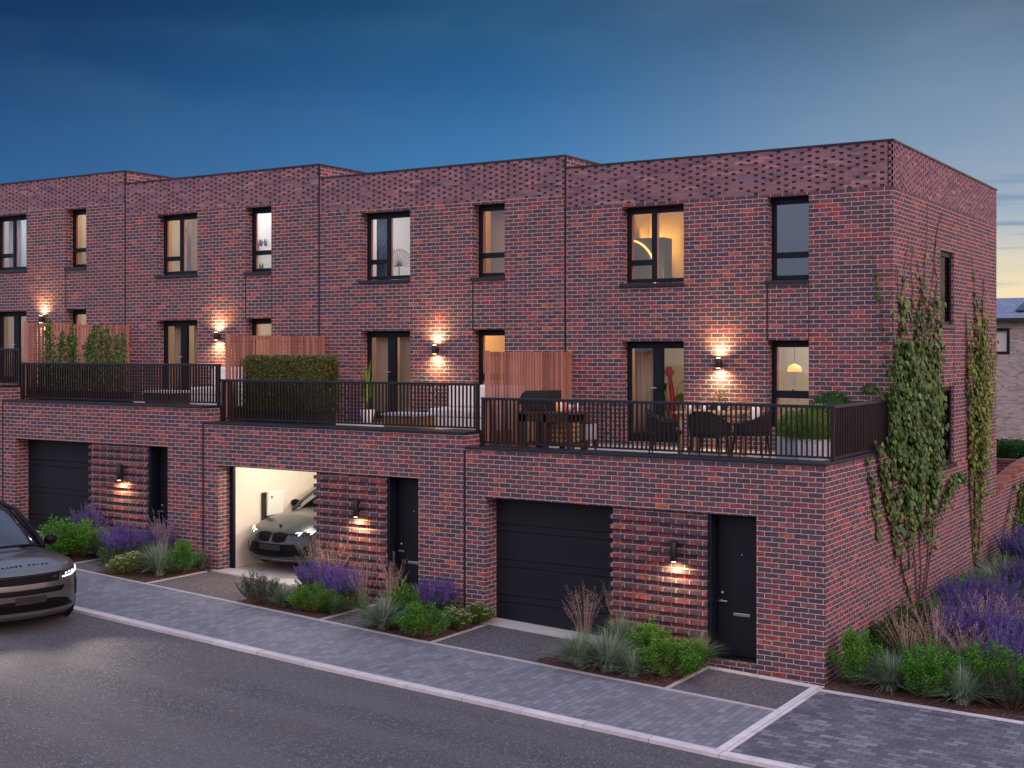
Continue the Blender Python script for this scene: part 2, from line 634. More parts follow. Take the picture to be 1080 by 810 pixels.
# ground materials
def ground_mats():
    # asphalt
    t = NT('asphalt')
    p = t.pos()
    vor = t.new('ShaderNodeTexVoronoi')
    vor.inputs['Scale'].default_value = 55
    t.l.new(p, vor.inputs['Vector'])
    sepc = t.new('ShaderNodeSeparateColor')
    t.l.new(vor.outputs['Color'], sepc.inputs[0])
    speck = t.ramp(sepc.outputs[0], [(.0, (.030, .031, .038)), (.6, (.062, .062, .072)), (.88, (.10, .10, .11)), (1.0, (.27, .265, .27))])
    big = t.noise(.55, 4, .6, p)
    c = t.mix(t.math('MULTIPLY', t.ramp(big, [(.35, 0.0), (.7, 1.0)]), .55), speck, (.10, .088, .084))
    c = t.mix(t.math('MULTIPLY', t.noise(3.2, 5, .7, p), .45), c, (.045, .043, .052))
    trk = t.ramp(t.noise(1.0, 3, .55, t.scale(p, (.10, 1.5, 1))), [(.42, 0.0), (.62, 1.0)])
    c = t.mix(t.math('MULTIPLY', trk, .35), c, (.115, .112, .118))
    t.l.new(c, t.b.inputs['Base Color'])
    t.b.inputs['Roughness'].default_value = .82
    t.bump(t.math('ADD', vor.outputs['Distance'], t.math('MULTIPLY', t.noise(8, 4, .6, p), .6)), .9, .009)
    M['asphalt'] = t.mat
    # driveway tarmac, finer
    for nm, a, b_, bright in (('tarmac', (.045, .043, .050), (.11, .105, .115), 1), ('warm_lit_tarmac', (.055, .048, .046), (.15, .128, .118), 1)):  # browner copy has the warm light put into its colour
        t = NT(nm)
        p = t.pos()
        vor = t.new('ShaderNodeTexVoronoi')
        vor.inputs['Scale'].default_value = 75
        t.l.new(p, vor.inputs['Vector'])
        sepc = t.new('ShaderNodeSeparateColor')
        t.l.new(vor.outputs['Color'], sepc.inputs[0])
        c = t.ramp(sepc.outputs[0], [(0, a), (.75, b_), (1.0, tuple(x * 2.0 for x in b_))])
        t.l.new(c, t.b.inputs['Base Color'])
        t.b.inputs['Roughness'].default_value = .85
        t.bump(vor.outputs['Distance'], .9, .012)
        M[nm] = t.mat

    def pave(name, stops, w, h, mort, msz, rot=0.0, smooth=.2):
        t = NT(name)
        p = t.pos()
        mpn = t.new('ShaderNodeMapping')
        mpn.inputs['Rotation'].default_value = (0, 0, rot)
        t.l.new(p, mpn.inputs[0])
        b = t.new('ShaderNodeTexBrick')
        t.l.new(mpn.outputs[0], b.inputs['Vector'])
        b.inputs['Color1'].default_value = (0, 0, 0, 1)
        b.inputs['Color2'].default_value = (1, 1, 1, 1)
        b.inputs['Mortar'].default_value = (.5, .5, .5, 1)
        b.inputs['Scale'].default_value = 1
        b.inputs['Mortar Size'].default_value = msz
        b.inputs['Mortar Smooth'].default_value = smooth
        b.inputs['Brick Width'].default_value = w
        b.inputs['Row Height'].default_value = h
        s = t.new('ShaderNodeSeparateColor')
        t.l.new(b.outputs['Color'], s.inputs[0])
        c = t.ramp(s.outputs[0], stops)
        c = t.mix(t.math('MULTIPLY', t.noise(22, 4, .65, p), .30), c, tuple(x * .5 for x in stops[0][1]))
        c = t.mix(t.math('MULTIPLY', t.ramp(t.noise(.7, 4, .6, p), [(.35, 0.0), (.7, 1.0)]), .28), c, tuple(x * .62 for x in stops[0][1]))
        c = t.mix(b.outputs['Fac'], c, mort)
        t.l.new(c, t.b.inputs['Base Color'])
        t.b.inputs['Roughness'].default_value = .62
        t.bump(t.math('ADD', t.math('SUBTRACT', 1, b.outputs['Fac']), t.math('MULTIPLY', t.noise(45, 4, .6, p), .35)), .6, .008)
        return t.mat
    M['paver'] = pave('pavement blocks', [(0, (.145, .155, .18)), (.5, (.195, .205, .232)), (1, (.25, .258, .285))], .20, .105, (.10, .10, .12), .0055, R(90))
    M['bay_paver'] = pave('parking bay blocks', [(0, (.080, .083, .105)), (.35, (.125, .128, .155)), (.8, (.17, .17, .195)), (1, (.27, .265, .29))], .18, .115, (.050, .050, .062), .006, R(0))
    M['kerb'] = simple('granite kerb', (.56, .53, .52), .75, 0, .18, 9, .15)
    def jointed(name, c, L_):
        t = NT(name)
        p = t.pos()
        b = t.new('ShaderNodeTexBrick')
        t.l.new(p, b.inputs['Vector'])
        b.inputs['Color1'].default_value = (*[x * .82 for x in c], 1)
        b.inputs['Color2'].default_value = (*[x * 1.08 for x in c], 1)
        b.inputs['Mortar'].default_value = (*[x * .35 for x in c], 1)
        b.inputs['Scale'].default_value = 1
        b.inputs['Mortar Size'].default_value = .005
        b.inputs['Brick Width'].default_value = L_
        b.inputs['Row Height'].default_value = L_
        b.offset = 0
        cc = t.mix(t.math('MULTIPLY', t.ramp(t.noise(5, 5, .7, p), [(.4, 0.0), (.7, 1.0)]), .45), b.outputs['Color'], tuple(x * .5 for x in c))
        t.l.new(cc, t.b.inputs['Base Color'])
        t.b.inputs['Roughness'].default_value = .8
        t.bump(t.noise(60, 4, .6, p), .3, .006)
        return t.mat
    M['kerb'] = jointed('granite kerb units', (.58, .56, .56), .91)
    M['edging'] = simple('pale edging', (.40, .37, .37), .75, 0, .25, 12, .15)
    M['concrete'] = simple('concrete slab', (.46, .44, .41), .8, 0, .1, 5, .1)
    t = NT('bark mulch soil')
    p = t.pos()
    vor = t.new('ShaderNodeTexVoronoi')
    vor.inputs['Scale'].default_value = 34
    t.l.new(p, vor.inputs['Vector'])
    s = t.new('ShaderNodeSeparateColor')
    t.l.new(vor.outputs['Color'], s.inputs[0])
    t.l.new(t.ramp(s.outputs[0], [(0, (.025, .012, .010)), (.6, (.075, .032, .022)), (1, (.15, .07, .045))]), t.b.inputs['Base Color'])
    t.b.inputs['Roughness'].default_value = .95
    t.bump(t.math('ADD', vor.outputs['Distance'], t.noise(20, 4, .6, p)), 1.0, .03)
    M['soil'] = t.mat
    t = NT('rough ground')
    p = t.pos()
    t.l.new(t.ramp(t.noise(2, 6, .7, p), [(.3, (.03, .045, .02)), (.7, (.07, .08, .04))]), t.b.inputs['Base Color'])
    t.b.inputs['Roughness'].default_value = .95
    M['earth'] = t.mat


ground_mats()


# leaves
def leaf_mat(name, c0, c1, c2=None, rough=.5, trans=.25):
    t = NT(name)
    isl = t.island()
    stops = [(0, c0), (.6, c1)] + ([(1.0, c2)] if c2 else [])
    c = t.ramp(isl, stops)
    oi = t.new('ShaderNodeObjectInfo')
    c = t.mix(t.math('MULTIPLY', oi.outputs['Random'], .35), c, tuple(x * .6 for x in c0))
    t.l.new(c, t.b.inputs['Base Color'])
    t.b.inputs['Roughness'].default_value = rough
    t.b.inputs['Specular IOR Level'].default_value = .35
    tl = t.new('ShaderNodeBsdfTranslucent')
    t.l.new(c, tl.inputs[0])
    mx = t.new('ShaderNodeMixShader')
    mx.inputs[0].default_value = trans
    t.l.new(t.b.outputs[0], mx.inputs[1])
    t.l.new(tl.outputs[0], mx.inputs[2])
    t.l.new(mx.outputs[0], t.out.inputs[0])
    return t.mat


L = {}
L['shrub'] = leaf_mat('bright green leaves', (.030, .115, .010), (.080, .29, .022), (.17, .46, .045))
L['shrub_dark'] = leaf_mat('dark green leaves', (.012, .045, .010), (.030, .105, .018), (.055, .16, .03))
L['yellow_green'] = leaf_mat('yellow green leaves', (.05, .11, .015), (.13, .24, .03), (.26, .34, .06))
L['ros'] = leaf_mat('rosemary needles', (.020, .055, .030), (.045, .10, .055), (.08, .15, .08))
L['grass'] = leaf_mat('silver grass blades', (.10, .17, .10), (.22, .31, .20), (.40, .50, .36))
L['grass_green'] = leaf_mat('green grass blades', (.04, .10, .03), (.10, .20, .06), (.20, .30, .12))
L['plume'] = leaf_mat('dry plumes', (.34, .22, .17), (.55, .40, .32), (.72, .58, .48))
L['purple'] = leaf_mat('violet florets', (.07, .040, .22), (.15, .085, .42), (.30, .19, .66))
L['white_fl'] = leaf_mat('cream florets', (.45, .45, .32), (.65, .65, .50), (.8, .8, .7))
L['ivy'] = leaf_mat('ivy leaves', (.022, .075, .014), (.070, .18, .030), (.20, .36, .07))
L['ivy_y'] = leaf_mat('yellowing creeper leaves', (.045, .10, .012), (.14, .24, .025), (.32, .38, .05))
L['box'] = leaf_mat('box leaves', (.05, .12, .012), (.15, .28, .022), (.30, .46, .05))
L['box_dark'] = leaf_mat('dark box leaves', (.010, .045, .010), (.025, .10, .018), (.05, .17, .03))
L['hedge'] = leaf_mat('hedge leaves', (.045, .070, .016), (.12, .14, .035), (.27, .23, .07))
L['stem'] = simple('woody stems', (.12, .062, .04), .85)
L['gstem'] = simple('green stems', (.07, .11, .04), .8)

rnd = random.Random(7)


def ru(a, b):
    return rnd.uniform(a, b)


def leaf(mb, p, d, size, w=.5, m=0, fold=.18):
    """one leaf: two triangles folded on the midrib"""
    d = d.normalized()
    s = d.cross(Vector((ru(-1, 1), ru(-1, 1), ru(-1, 1))))
    if s.length < 1e-4:
        s = Vector((1, 0, 0))
    s.normalize()
    n = d.cross(s)
    a = p
    c = p + d * size
    mid = p + d * size * .45
    b1 = mid + s * size * w * .5 + n * size * fold
    b2 = mid - s * size * w * .5 + n * size * fold
    mb.add([a, b1, c, b2], [(0, 1, 2), (0, 2, 3)], m)


def blade(mb, p, ang, h, lean, w, m=0, seg=4, droop=1.0):
    d = Vector((math.cos(ang), math.sin(ang), 0))
    s = Vector((-d.y, d.x, 0))
    vs = []
    for i in range(seg + 1):
        t = i / seg
        q = p + d * (lean * (t ** 1.7)) + Vector((0, 0, h * (t - .32 * droop * lean / max(h, .01) * t ** 3)))
        ww = w * (1 - t ** 1.6) * .5 + .0006
        vs += [q - s * ww, q + s * ww]
    mb.add(vs, [(2 * i, 2 * i + 1, 2 * i + 3, 2 * i + 2) for i in range(seg)], m)


def proto_thing(name):
    o = bpy.data.objects.new(name, None)
    return o


PROTO = {}


def plant_meshes(kind, seed):
    """mesh data for one plant of unit size, cached: list of (part name, mesh)"""
    key = (kind, seed)
    if key in PROTO:
        return PROTO[key]
    global rnd
    rnd = random.Random(hash(kind) % 1 + seed * 31 + len(kind))
    parts = []

    def fin(nm, mb, mats):
        me = bpy.data.meshes.new(nm)
        me.from_pydata(mb.v, [], mb.f)
        for mt in (mats if isinstance(mats, list) else [mats]):
            me.materials.append(mt)
        me.polygons.foreach_set('material_index', mb.m)
        me.polygons.foreach_set('use_smooth', mb.sm)
        me.update()
        parts.append((nm, me))
    if kind in ('shrub', 'shrub_dark', 'yellow_green', 'flowering'):
        f, s = MB(), MB()
        tips = []
        lm = {'shrub': 'shrub', 'shrub_dark': 'shrub_dark', 'yellow_green': 'yellow_green', 'flowering': 'yellow_green'}[kind]
        for i in range(46 if kind != 'flowering' else 60):
            a = ru(0, 2 * PI)
            rr = math.sqrt(ru(0, 1))
            tipr = rr * ru(.75, 1.08)
            tp = Vector((math.cos(a) * tipr * .5, math.sin(a) * tipr * .5, (1 - .55 * rr ** 2) * ru(.74, 1.02)))
            if kind == 'flowering':
                tp.z *= .8
            b0 = Vector((math.cos(a) * .08 * rr, math.sin(a) * .08 * rr, 0))
            mid = b0.lerp(tp, .5) + Vector((math.cos(a) * .05, math.sin(a) * .05, -.03))
            s.tube([b0, mid, tp], [.009, .006, .003], 4, 0, False)
            nl = 84
            for j in range(nl):
                t = 1 - (ru(0, 1) ** 1.6) * .72
                q = b0.lerp(mid, min(1, t * 2)) if t < .5 else mid.lerp(tp, t * 2 - 1)
                q = q + Vector((ru(-1, 1), ru(-1, 1), ru(-1, 1))) * .055
                dd = Vector((math.cos(a) * rr + ru(-.9, .9), math.sin(a) * rr + ru(-.9, .9), ru(-.1, 1.3)))
                leaf(f, q, dd, ru(.036, .062), .5, 0)
            if kind == 'flowering' and rnd.random() < .9:
                for j in range(14):
                    q = tp + Vector((ru(-1, 1), ru(-1, 1), ru(0, .7))) * .05
                    leaf(f, q, Vector((ru(-1, 1), ru(-1, 1), .7)), ru(.02, .035), .9, 1)
        fin('foliage', f, [L[lm], L['white_fl']])
        fin('stems', s, L['stem'])
    elif kind in ('grass', 'grass_green'):
        f = MB()
        for i in range(620):
            a = ru(0, 2 * PI)
            r0 = ru(0, .10)
            ln = ru(.05, .72) ** 1.0
            h = ru(.55, 1.0) * (1 - .45 * ln)
            blade(f, Vector((math.cos(a) * r0, math.sin(a) * r0, 0)), a + ru(-.35, .35), h, ln, ru(.010, .018))
        fin('blades', f, L['grass' if kind == 'grass' else 'grass_green'])
    elif kind == 'plume':
        f, s = MB(), MB()
        for i in range(170):
            a = ru(0, 2 * PI)
            blade(f, Vector((math.cos(a) * ru(0, .08), math.sin(a) * ru(0, .08), 0)), a, ru(.25, .48), ru(.05, .30), ru(.006, .010))
        for i in range(44):
            a = ru(0, 2 * PI)
            h = ru(.66, 1.05)
            ln = ru(.05, .50)
            d = Vector((math.cos(a), math.sin(a), 0))
            p0 = d * ru(0, .06)
            p1 = p0 + d * ln * .4 + Vector((0, 0, h * .6))
            p2 = p0 + d * ln + Vector((0, 0, h))
            s.tube([p0, p1, p2], [.0028, .0022, .0012], 3, 0, False)
            for j in range(20):
                t = ru(0, 1)
                q = p1.lerp(p2, t * .75 + .25) + Vector((ru(-1, 1), ru(-1, 1), 0)) * .040 * (1 - t * .6)
                leaf(s, q, Vector((ru(-.8, .8), ru(-.8, .8), 1)), ru(.014, .030), .22, 0)
        fin('blades', f, L['grass_green'])
        fin('plumes', s, L['plume'])
    elif kind == 'lavender':
        f, s = MB(), MB()
        for i in range(900):
            a = ru(0, 2 * PI)
            r0 = math.sqrt(ru(0, 1)) * .42
            q = Vector((math.cos(a) * r0, math.sin(a) * r0, ru(.02, .50) * (1 - r0 * .7)))
            leaf(f, q, Vector((math.cos(a) * .6 + ru(-.5, .5), math.sin(a) * .6 + ru(-.5, .5), ru(.2, 1.2))), ru(.05, .11), .25)
        for i in range(190):
            a = ru(0, 2 * PI)
            r0 = math.sqrt(ru(0, 1)) * .38
            d = Vector((math.cos(a), math.sin(a), 0))
            p0 = d * r0 * .6 + Vector((0, 0, .25))
            h = ru(.62, 1.02) * (1 - .22 * (r0 / .38) ** 2)
            p1 = d * r0 * ru(1.05, 1.35) + Vector((ru(-.03, .03), ru(-.03, .03), h))
            f.tube([p0, p1], [.004, .002], 3, 1, False)
            hl = ru(.22, .36)
            ax = (p1 - p0).normalized()
            for j in range(34):
                t = j / 34
                q = p1 - ax * hl * (1 - t)
                w = .024 * (1 - t * .75)
                an = j * 2.4
                sd = Vector((math.cos(an), math.sin(an), 0))
                leaf(s, q + sd * w * .3, sd + Vector((0, 0, ru(.3, 1.0))), ru(.020, .034) * (1 - t * .4), .75, 0)
        fin('foliage', f, [L['grass_green'], L['gstem']])
        fin('flower_spikes', s, L['purple'])
    elif kind == 'rosemary':
        f, s = MB(), MB()
        for i in range(60):
            a = ru(0, 2 * PI)
            rr = math.sqrt(ru(0, 1))
            tp = Vector((math.cos(a) * rr * .46, math.sin(a) * rr * .46, (1 - .4 * rr) * ru(.7, 1.05)))
            b0 = Vector((math.cos(a) * .1 * rr, math.sin(a) * .1 * rr, 0))
            mid = b0.lerp(tp, .5) + Vector((math.cos(a), math.sin(a), 0)) * .06
            s.tube([b0, mid, tp], [.008, .006, .002], 4, 0, False)
            for j in range(56):
                t = .2 + .8 * j / 56
                q = b0.lerp(mid, min(1, t * 2)) if t < .5 else mid.lerp(tp, t * 2 - 1)
                leaf(f, q, Vector((ru(-1, 1), ru(-1, 1), ru(.3, 1.2))), ru(.05, .09), .16, 0, .05)
        fin('foliage', f, L['ros'])
        fin('stems', s, L['stem'])
    PROTO[key] = parts
    return parts


NAMES = {'shrub': ('leafy_shrub', 'shrub'), 'shrub_dark': ('leafy_shrub', 'shrub'), 'yellow_green': ('leafy_shrub', 'shrub'),
         'flowering': ('flowering_shrub', 'shrub'), 'grass': ('ornamental_grass', 'grass clump'), 'grass_green': ('ornamental_grass', 'grass clump'),
         'plume': ('plume_grass', 'grass clump'), 'lavender': ('violet_salvia', 'flowering plant'), 'rosemary': ('rosemary_bush', 'shrub')}
pcount = {}


def plant(kind, x, y, w, h, label, group=None, z=None):
    i = pcount.get(kind, 0)
    pcount[kind] = i + 1
    seeds = {'shrub': 3, 'lavender': 3, 'grass': 3}.get(kind, 2)
    parts = plant_meshes(kind, i % seeds)
    nm, cat = NAMES[kind]
    e = empty(nm, (x, y, (G(x) + .015) if z is None else z), label, cat, group)
    rr = random.Random(i * 7 + len(kind))
    e.rotation_euler = (0, 0, rr.uniform(0, 6.28))
    kw, kh = {'grass': (1.45, 1.30), 'grass_green': (1.3, 1.2), 'shrub': (1.25, 1.18), 'shrub_dark': (1.2, 1.15), 'lavender': (1.2, 1.14),
              'plume': (1.3, 1.05), 'flowering': (1.2, 1.15), 'rosemary': (1.2, 1.15)}.get(kind, (1.1, 1.1))
    w, h = w * kw, h * kh
    e.scale = (w, w * rr.uniform(.9, 1.1), h)
    for pn, me in parts:
        link(bpy.data.objects.new(pn, me), e)
    return e


# ================================================================== GROUND
def sheet(name, x0, x1, y0, y1, dz, mat, tk=0.0, kind='structure', parent=None, skew=0.0):
    xs = sorted(set([x0, x1] + [g for g in GX if x0 < g < x1]))
    mb = MB()
    for a, b_ in zip(xs[:-1], xs[1:]):
        za, zb = G(a) + dz, G(b_) + dz
        if tk:
            vs = [(a, y0, za - tk), (b_, y0, zb - tk), (b_, y1, zb - tk), (a, y1, za - tk), (a, y0, za), (b_, y0, zb), (b_, y1, zb), (a, y1, za)]
            fs = [(4, 5, 6, 7), (0, 1, 5, 4), (2, 3, 7, 6)]
            if a == xs[0]:
                fs.append((3, 0, 4, 7))
            if b_ == xs[-1]:
                fs.append((1, 2, 6, 5))
            mb.add(vs, fs)
        else:
            mb.quad((a, y0, za), (b_, y0, zb), (b_, y1, zb), (a, y1, za))
    o = mb.build(name, mat, parent)
    if kind:
        tag(o, kind=kind)
    return o


sheet('ground', -200, 200, -120, 500, -.16, M['earth'])
sheet('road', -90, 60, -40, -3.79, -.035, M['asphalt'])
PI_ = -1.70  # inner edge of the pavement
sheet('kerb', -60, 14, -3.79, -3.62, .012, M['kerb'], .15)
sheet('pavement', -60, -.11, -3.62, PI_, 0, M['paver'])
sheet('parking_bay', .05, 14, -3.62, -.42, .002, M['bay_paver'])
sheet('kerb', -.11, .05, -3.62, -.30, .010, M['kerb'], .12)
sheet('kerb', .05, 14, -.42, -.31, .012, M['kerb'], .12)
sheet('edging', -60, -.11, PI_, PI_ + .06, .012, M['edging'], .1)
sheet('edging', -1.66, .05, -.30, -.16, .012, M['kerb'], .1)

# soil beds, entry paths and drives
BEDS = [(-3.85, -1.72), (-7.05, -5.70), (-9.80, -7.93), (-13.40, -12.02), (-15.95, -14.33), (-19.2, -18.0)]
PATHS = [(-1.66, -.11, 'tarmac'), (-7.87, -7.05, 'tarmac'), (-14.27, -13.40, 'tarmac')]
DRIVES = [(-5.64, -3.85, 'tarmac'), (-11.96, -9.80, 'warm_lit_tarmac'), (-18.0, -15.95, 'tarmac'), (-24.3, -19.2, 'tarmac')]
YB = -.16
for i, (a, b_) in enumerate(BEDS):
    sheet('planting_bed', a, b_, PI_ + .06, YB if i else -.16, .012, M['soil'], .08)
    sheet('edging', b_, b_ + .06, PI_ + .06, YB, .014, M['edging'], .1)
for a, b_, mt in PATHS:
    sheet('entry_path', a, b_, PI_ + .06, -.30 if a > -2 else .02, .002, M[mt])
for a, b_, mt in DRIVES:
    sheet('driveway', a, b_, PI_ + .06, .0, .002, M[mt])
for x0, x1 in ((-5.85, -3.3), (-11.95, -9.3), (-17.95, -15.3), (-24.0, -21.5)):
    sheet('garage_apron', x0, x1, -.08, .40, .03, M['concrete'], .1)
sheet('planting_bed', .05, 9, -.31, 15.9, .010, M['soil'])

# ================================================================== HOUSES
BX = [0, -6.17, -12.24, -18.28, -24.35]
OFF = [0, .235, .53, .835]
WA = [(-4.97, -3.73), (-11.10, -9.82), (-17.20, -15.88), (-23.30, -21.93)]
WB = [(-2.16, -1.42), (-8.28, -7.53), (-14.38, -13.61), (-20.42, -19.67)]
GAR = [(-5.76, -3.43, -1.82, -1.03), (-11.85, -9.47, -7.85, -7.13), (-17.87, -15.53, -13.82, -13.21), (-23.95, -21.6, -19.95, -19.25)]
D = 3.376
LB = 11.24
ORD = ['nearest', 'second nearest', 'third', 'farthest']


def wall_x(mb, x0, x1, z0, z1, y, th, ops, m=0):
    """wall in the XZ plane with its face at y, going back th, with openings (a,b,c,d)"""
    xs = sorted(set([x0, x1] + [v for o in ops for v in o[:2]]))
    zs = sorted(set([z0, z1] + [min(max(v, z0), z1) for o in ops for v in o[2:]]))

    def inside(xc, zc):
        return any(o[0] < xc < o[1] and o[2] < zc < o[3] for o in ops)
    for a, b_ in zip(xs[:-1], xs[1:]):
        for c, d in zip(zs[:-1], zs[1:]):
            if inside((a + b_) / 2, (c + d) / 2):
                continue
            mb.quad((a, y, c), (b_, y, c), (b_, y, d), (a, y, d), m)
            mb.quad((b_, y + th, c), (a, y + th, c), (a, y + th, d), (b_, y + th, d), m)
    for a, b_, c, d in ops:
        d2 = min(d, z1)
        c2 = max(c, z0)
        mb.quad((a, y, c2), (a, y, d2), (a, y + th, d2), (a, y + th, c2), m)
        mb.quad((b_, y + th, c2), (b_, y + th, d2), (b_, y, d2), (b_, y, c2), m)
        if d < z1:
            mb.quad((a, y, d2), (b_, y, d2), (b_, y + th, d2), (a, y + th, d2), m)
        if c > z0:
            mb.quad((a, y + th, c2), (b_, y + th, c2), (b_, y, c2), (a, y, c2), m)
    mb.quad((x0, y, z1), (x1, y, z1), (x1, y + th, z1), (x0, y + th, z1), m)
    mb.quad((x0, y + th, z0), (x0, y + th, z1), (x0, y, z1), (x0, y, z0), m)
    mb.quad((x1, y, z0), (x1, y, z1), (x1, y + th, z1), (x1, y + th, z0), m)


def wall_y(mb, y0, y1, z0, z1, x, th, ops, m=0):
    """wall in the YZ plane with its outer face at x (facing +x), going back th"""
    tmp = MB()
    wall_x(tmp, y0, y1, z0, z1, 0, th, ops, m)
    vs = [(x - p[1], p[0], p[2]) for p in tmp.v]
    mb.add(vs, tmp.f, m)


def pane(parent, x0, x1, z0, z1, y, glass):
    MB().box(x0, x1, y, y + .012, z0, z1).build('pane', glass, parent)


def window(h, x0, x1, z0, z1, style, glass='glass', sill=True):
    """style: 'a' casement pair, 'b' narrow, 'door' double door, 'tall' first floor narrow"""
    y = D + .21
    mb = MB()
    W_ = x1 - x0
    if style == 'door':
        nm = 'terrace_door'
        f = .075
        mb.box(x0, x0 + f, y, y + .07, z0, z1)
        mb.box(x1 - f, x1, y, y + .07, z0, z1)
        mb.box(x0 + f, x1 - f, y, y + .07, z1 - .13, z1)
        mb.box(x0 + f, x1 - f, y, y + .07, z0, z0 + .16)
        xm = (x0 + x1) / 2 + .01
        mb.box(xm - .10, xm + .10, y - .004, y + .07, z0 + .16, z1 - .13)
        w = mb.build(nm, M['frame'], h, .004)
        pane(w, x0 + f, xm - .10, z0 + .16, z1 - .13, y + .03, M[glass])
        pane(w, xm + .10, x1 - f, z0 + .16, z1 - .13, y + .03, M[glass])
        MB().box(xm - .03, xm - .01, y - .05, y - .004, z0 + .98, z0 + 1.0).box(xm - .12, xm - .01, y - .062, y - .05, z0 + .975, z0 + 1.0).build('handle', M['steel'], w, .003)
        return w
    t = z0 + (.07 if sill else 0)
    f = .075
    rects = []
    mb.box(x0, x0 + f, y, y + .07, t, z1)
    mb.box(x1 - f, x1, y, y + .07, t, z1)
    mb.box(x0 + f, x1 - f, y, y + .07, z1 - .12, z1)
    mb.box(x0 + f, x1 - f, y, y + .07, t, t + .07)
    if style == 'a':
        xm = x0 + W_ * .405
        mb.box(xm, xm + .085, y, y + .07, t + .07, z1 - .12)
        zt = t + .32
        mb.box(x0 + f, xm, y - .006, y + .07, zt, zt + .10)
        rects = [(x0 + f, xm, zt + .10, z1 - .12), (x0 + f, xm, t + .07, zt), (xm + .085, x1 - f, t + .07, z1 - .12)]
    elif style == 'b':
        zt = t + .37
        mb.box(x0 + f, x1 - f, y - .006, y + .07, zt, zt + .10)
        rects = [(x0 + f, x1 - f, zt + .10, z1 - .12), (x0 + f, x1 - f, t + .07, zt)]
    else:
        zt = z0 + .50
        mb.box(x0 + f, x1 - f, y - .006, y + .07, zt, zt + .13)
        rects = [(x0 + f, x1 - f, zt + .13, z1 - .12), (x0 + f, x1 - f, t + .07, zt)]
    w = empty('window', ((x0 + x1) / 2, y, z0))
    w.parent = h
    w.location = Vector(((x0 + x1) / 2, y, z0)) - wloc(h)
    mb.build('frame', M['frame'], w, .004)
    for r in rects:
        pane(w, r[0], r[1], r[2], r[3], y + .03, M[glass])
        MB().box(r[0] + .001, r[0] + .032, y + .046, y + .066, r[2] + .001, r[3] - .001).build('glazing_bead', M['bead'], w)
    if sill:
        MB().box(x0 - .035, x1 + .002, D - .045, y + .02, z0 - .02, z0 + .045).build('sill', M['coping'], w, .004)
    return w


def room(mb, x0, x1, y0, y1, z0, z1, mw=0, mf=1):
    mb.quad((x0, y0, z0), (x1, y0, z0), (x1, y1, z0), (x0, y1, z0), mf)
    mb.quad((x0, y1, z1), (x1, y1, z1), (x1, y0, z1), (x0, y0, z1), mw)
    mb.quad((x0, y0, z0), (x0, y1, z0), (x0, y1, z1), (x0, y0, z1), mw)
    mb.quad((x1, y1, z0), (x1, y0, z0), (x1, y0, z1), (x1, y1, z1), mw)
    mb.quad((x0, y1, z0), (x1, y1, z0), (x1, y1, z1), (x0, y1, z1), mw)


def point(name, loc, watts, color, r=.12, parent=None):
    l = bpy.data.lights.new(name, 'POINT')
    l.energy = watts
    l.color = color
    l.shadow_soft_size = r
    o = bpy.data.objects.new(name, l)
    link(o)
    o.location = loc
    if parent is not None:
        o.parent = parent
        o.location = Vector(loc) - wloc(parent)
    return o


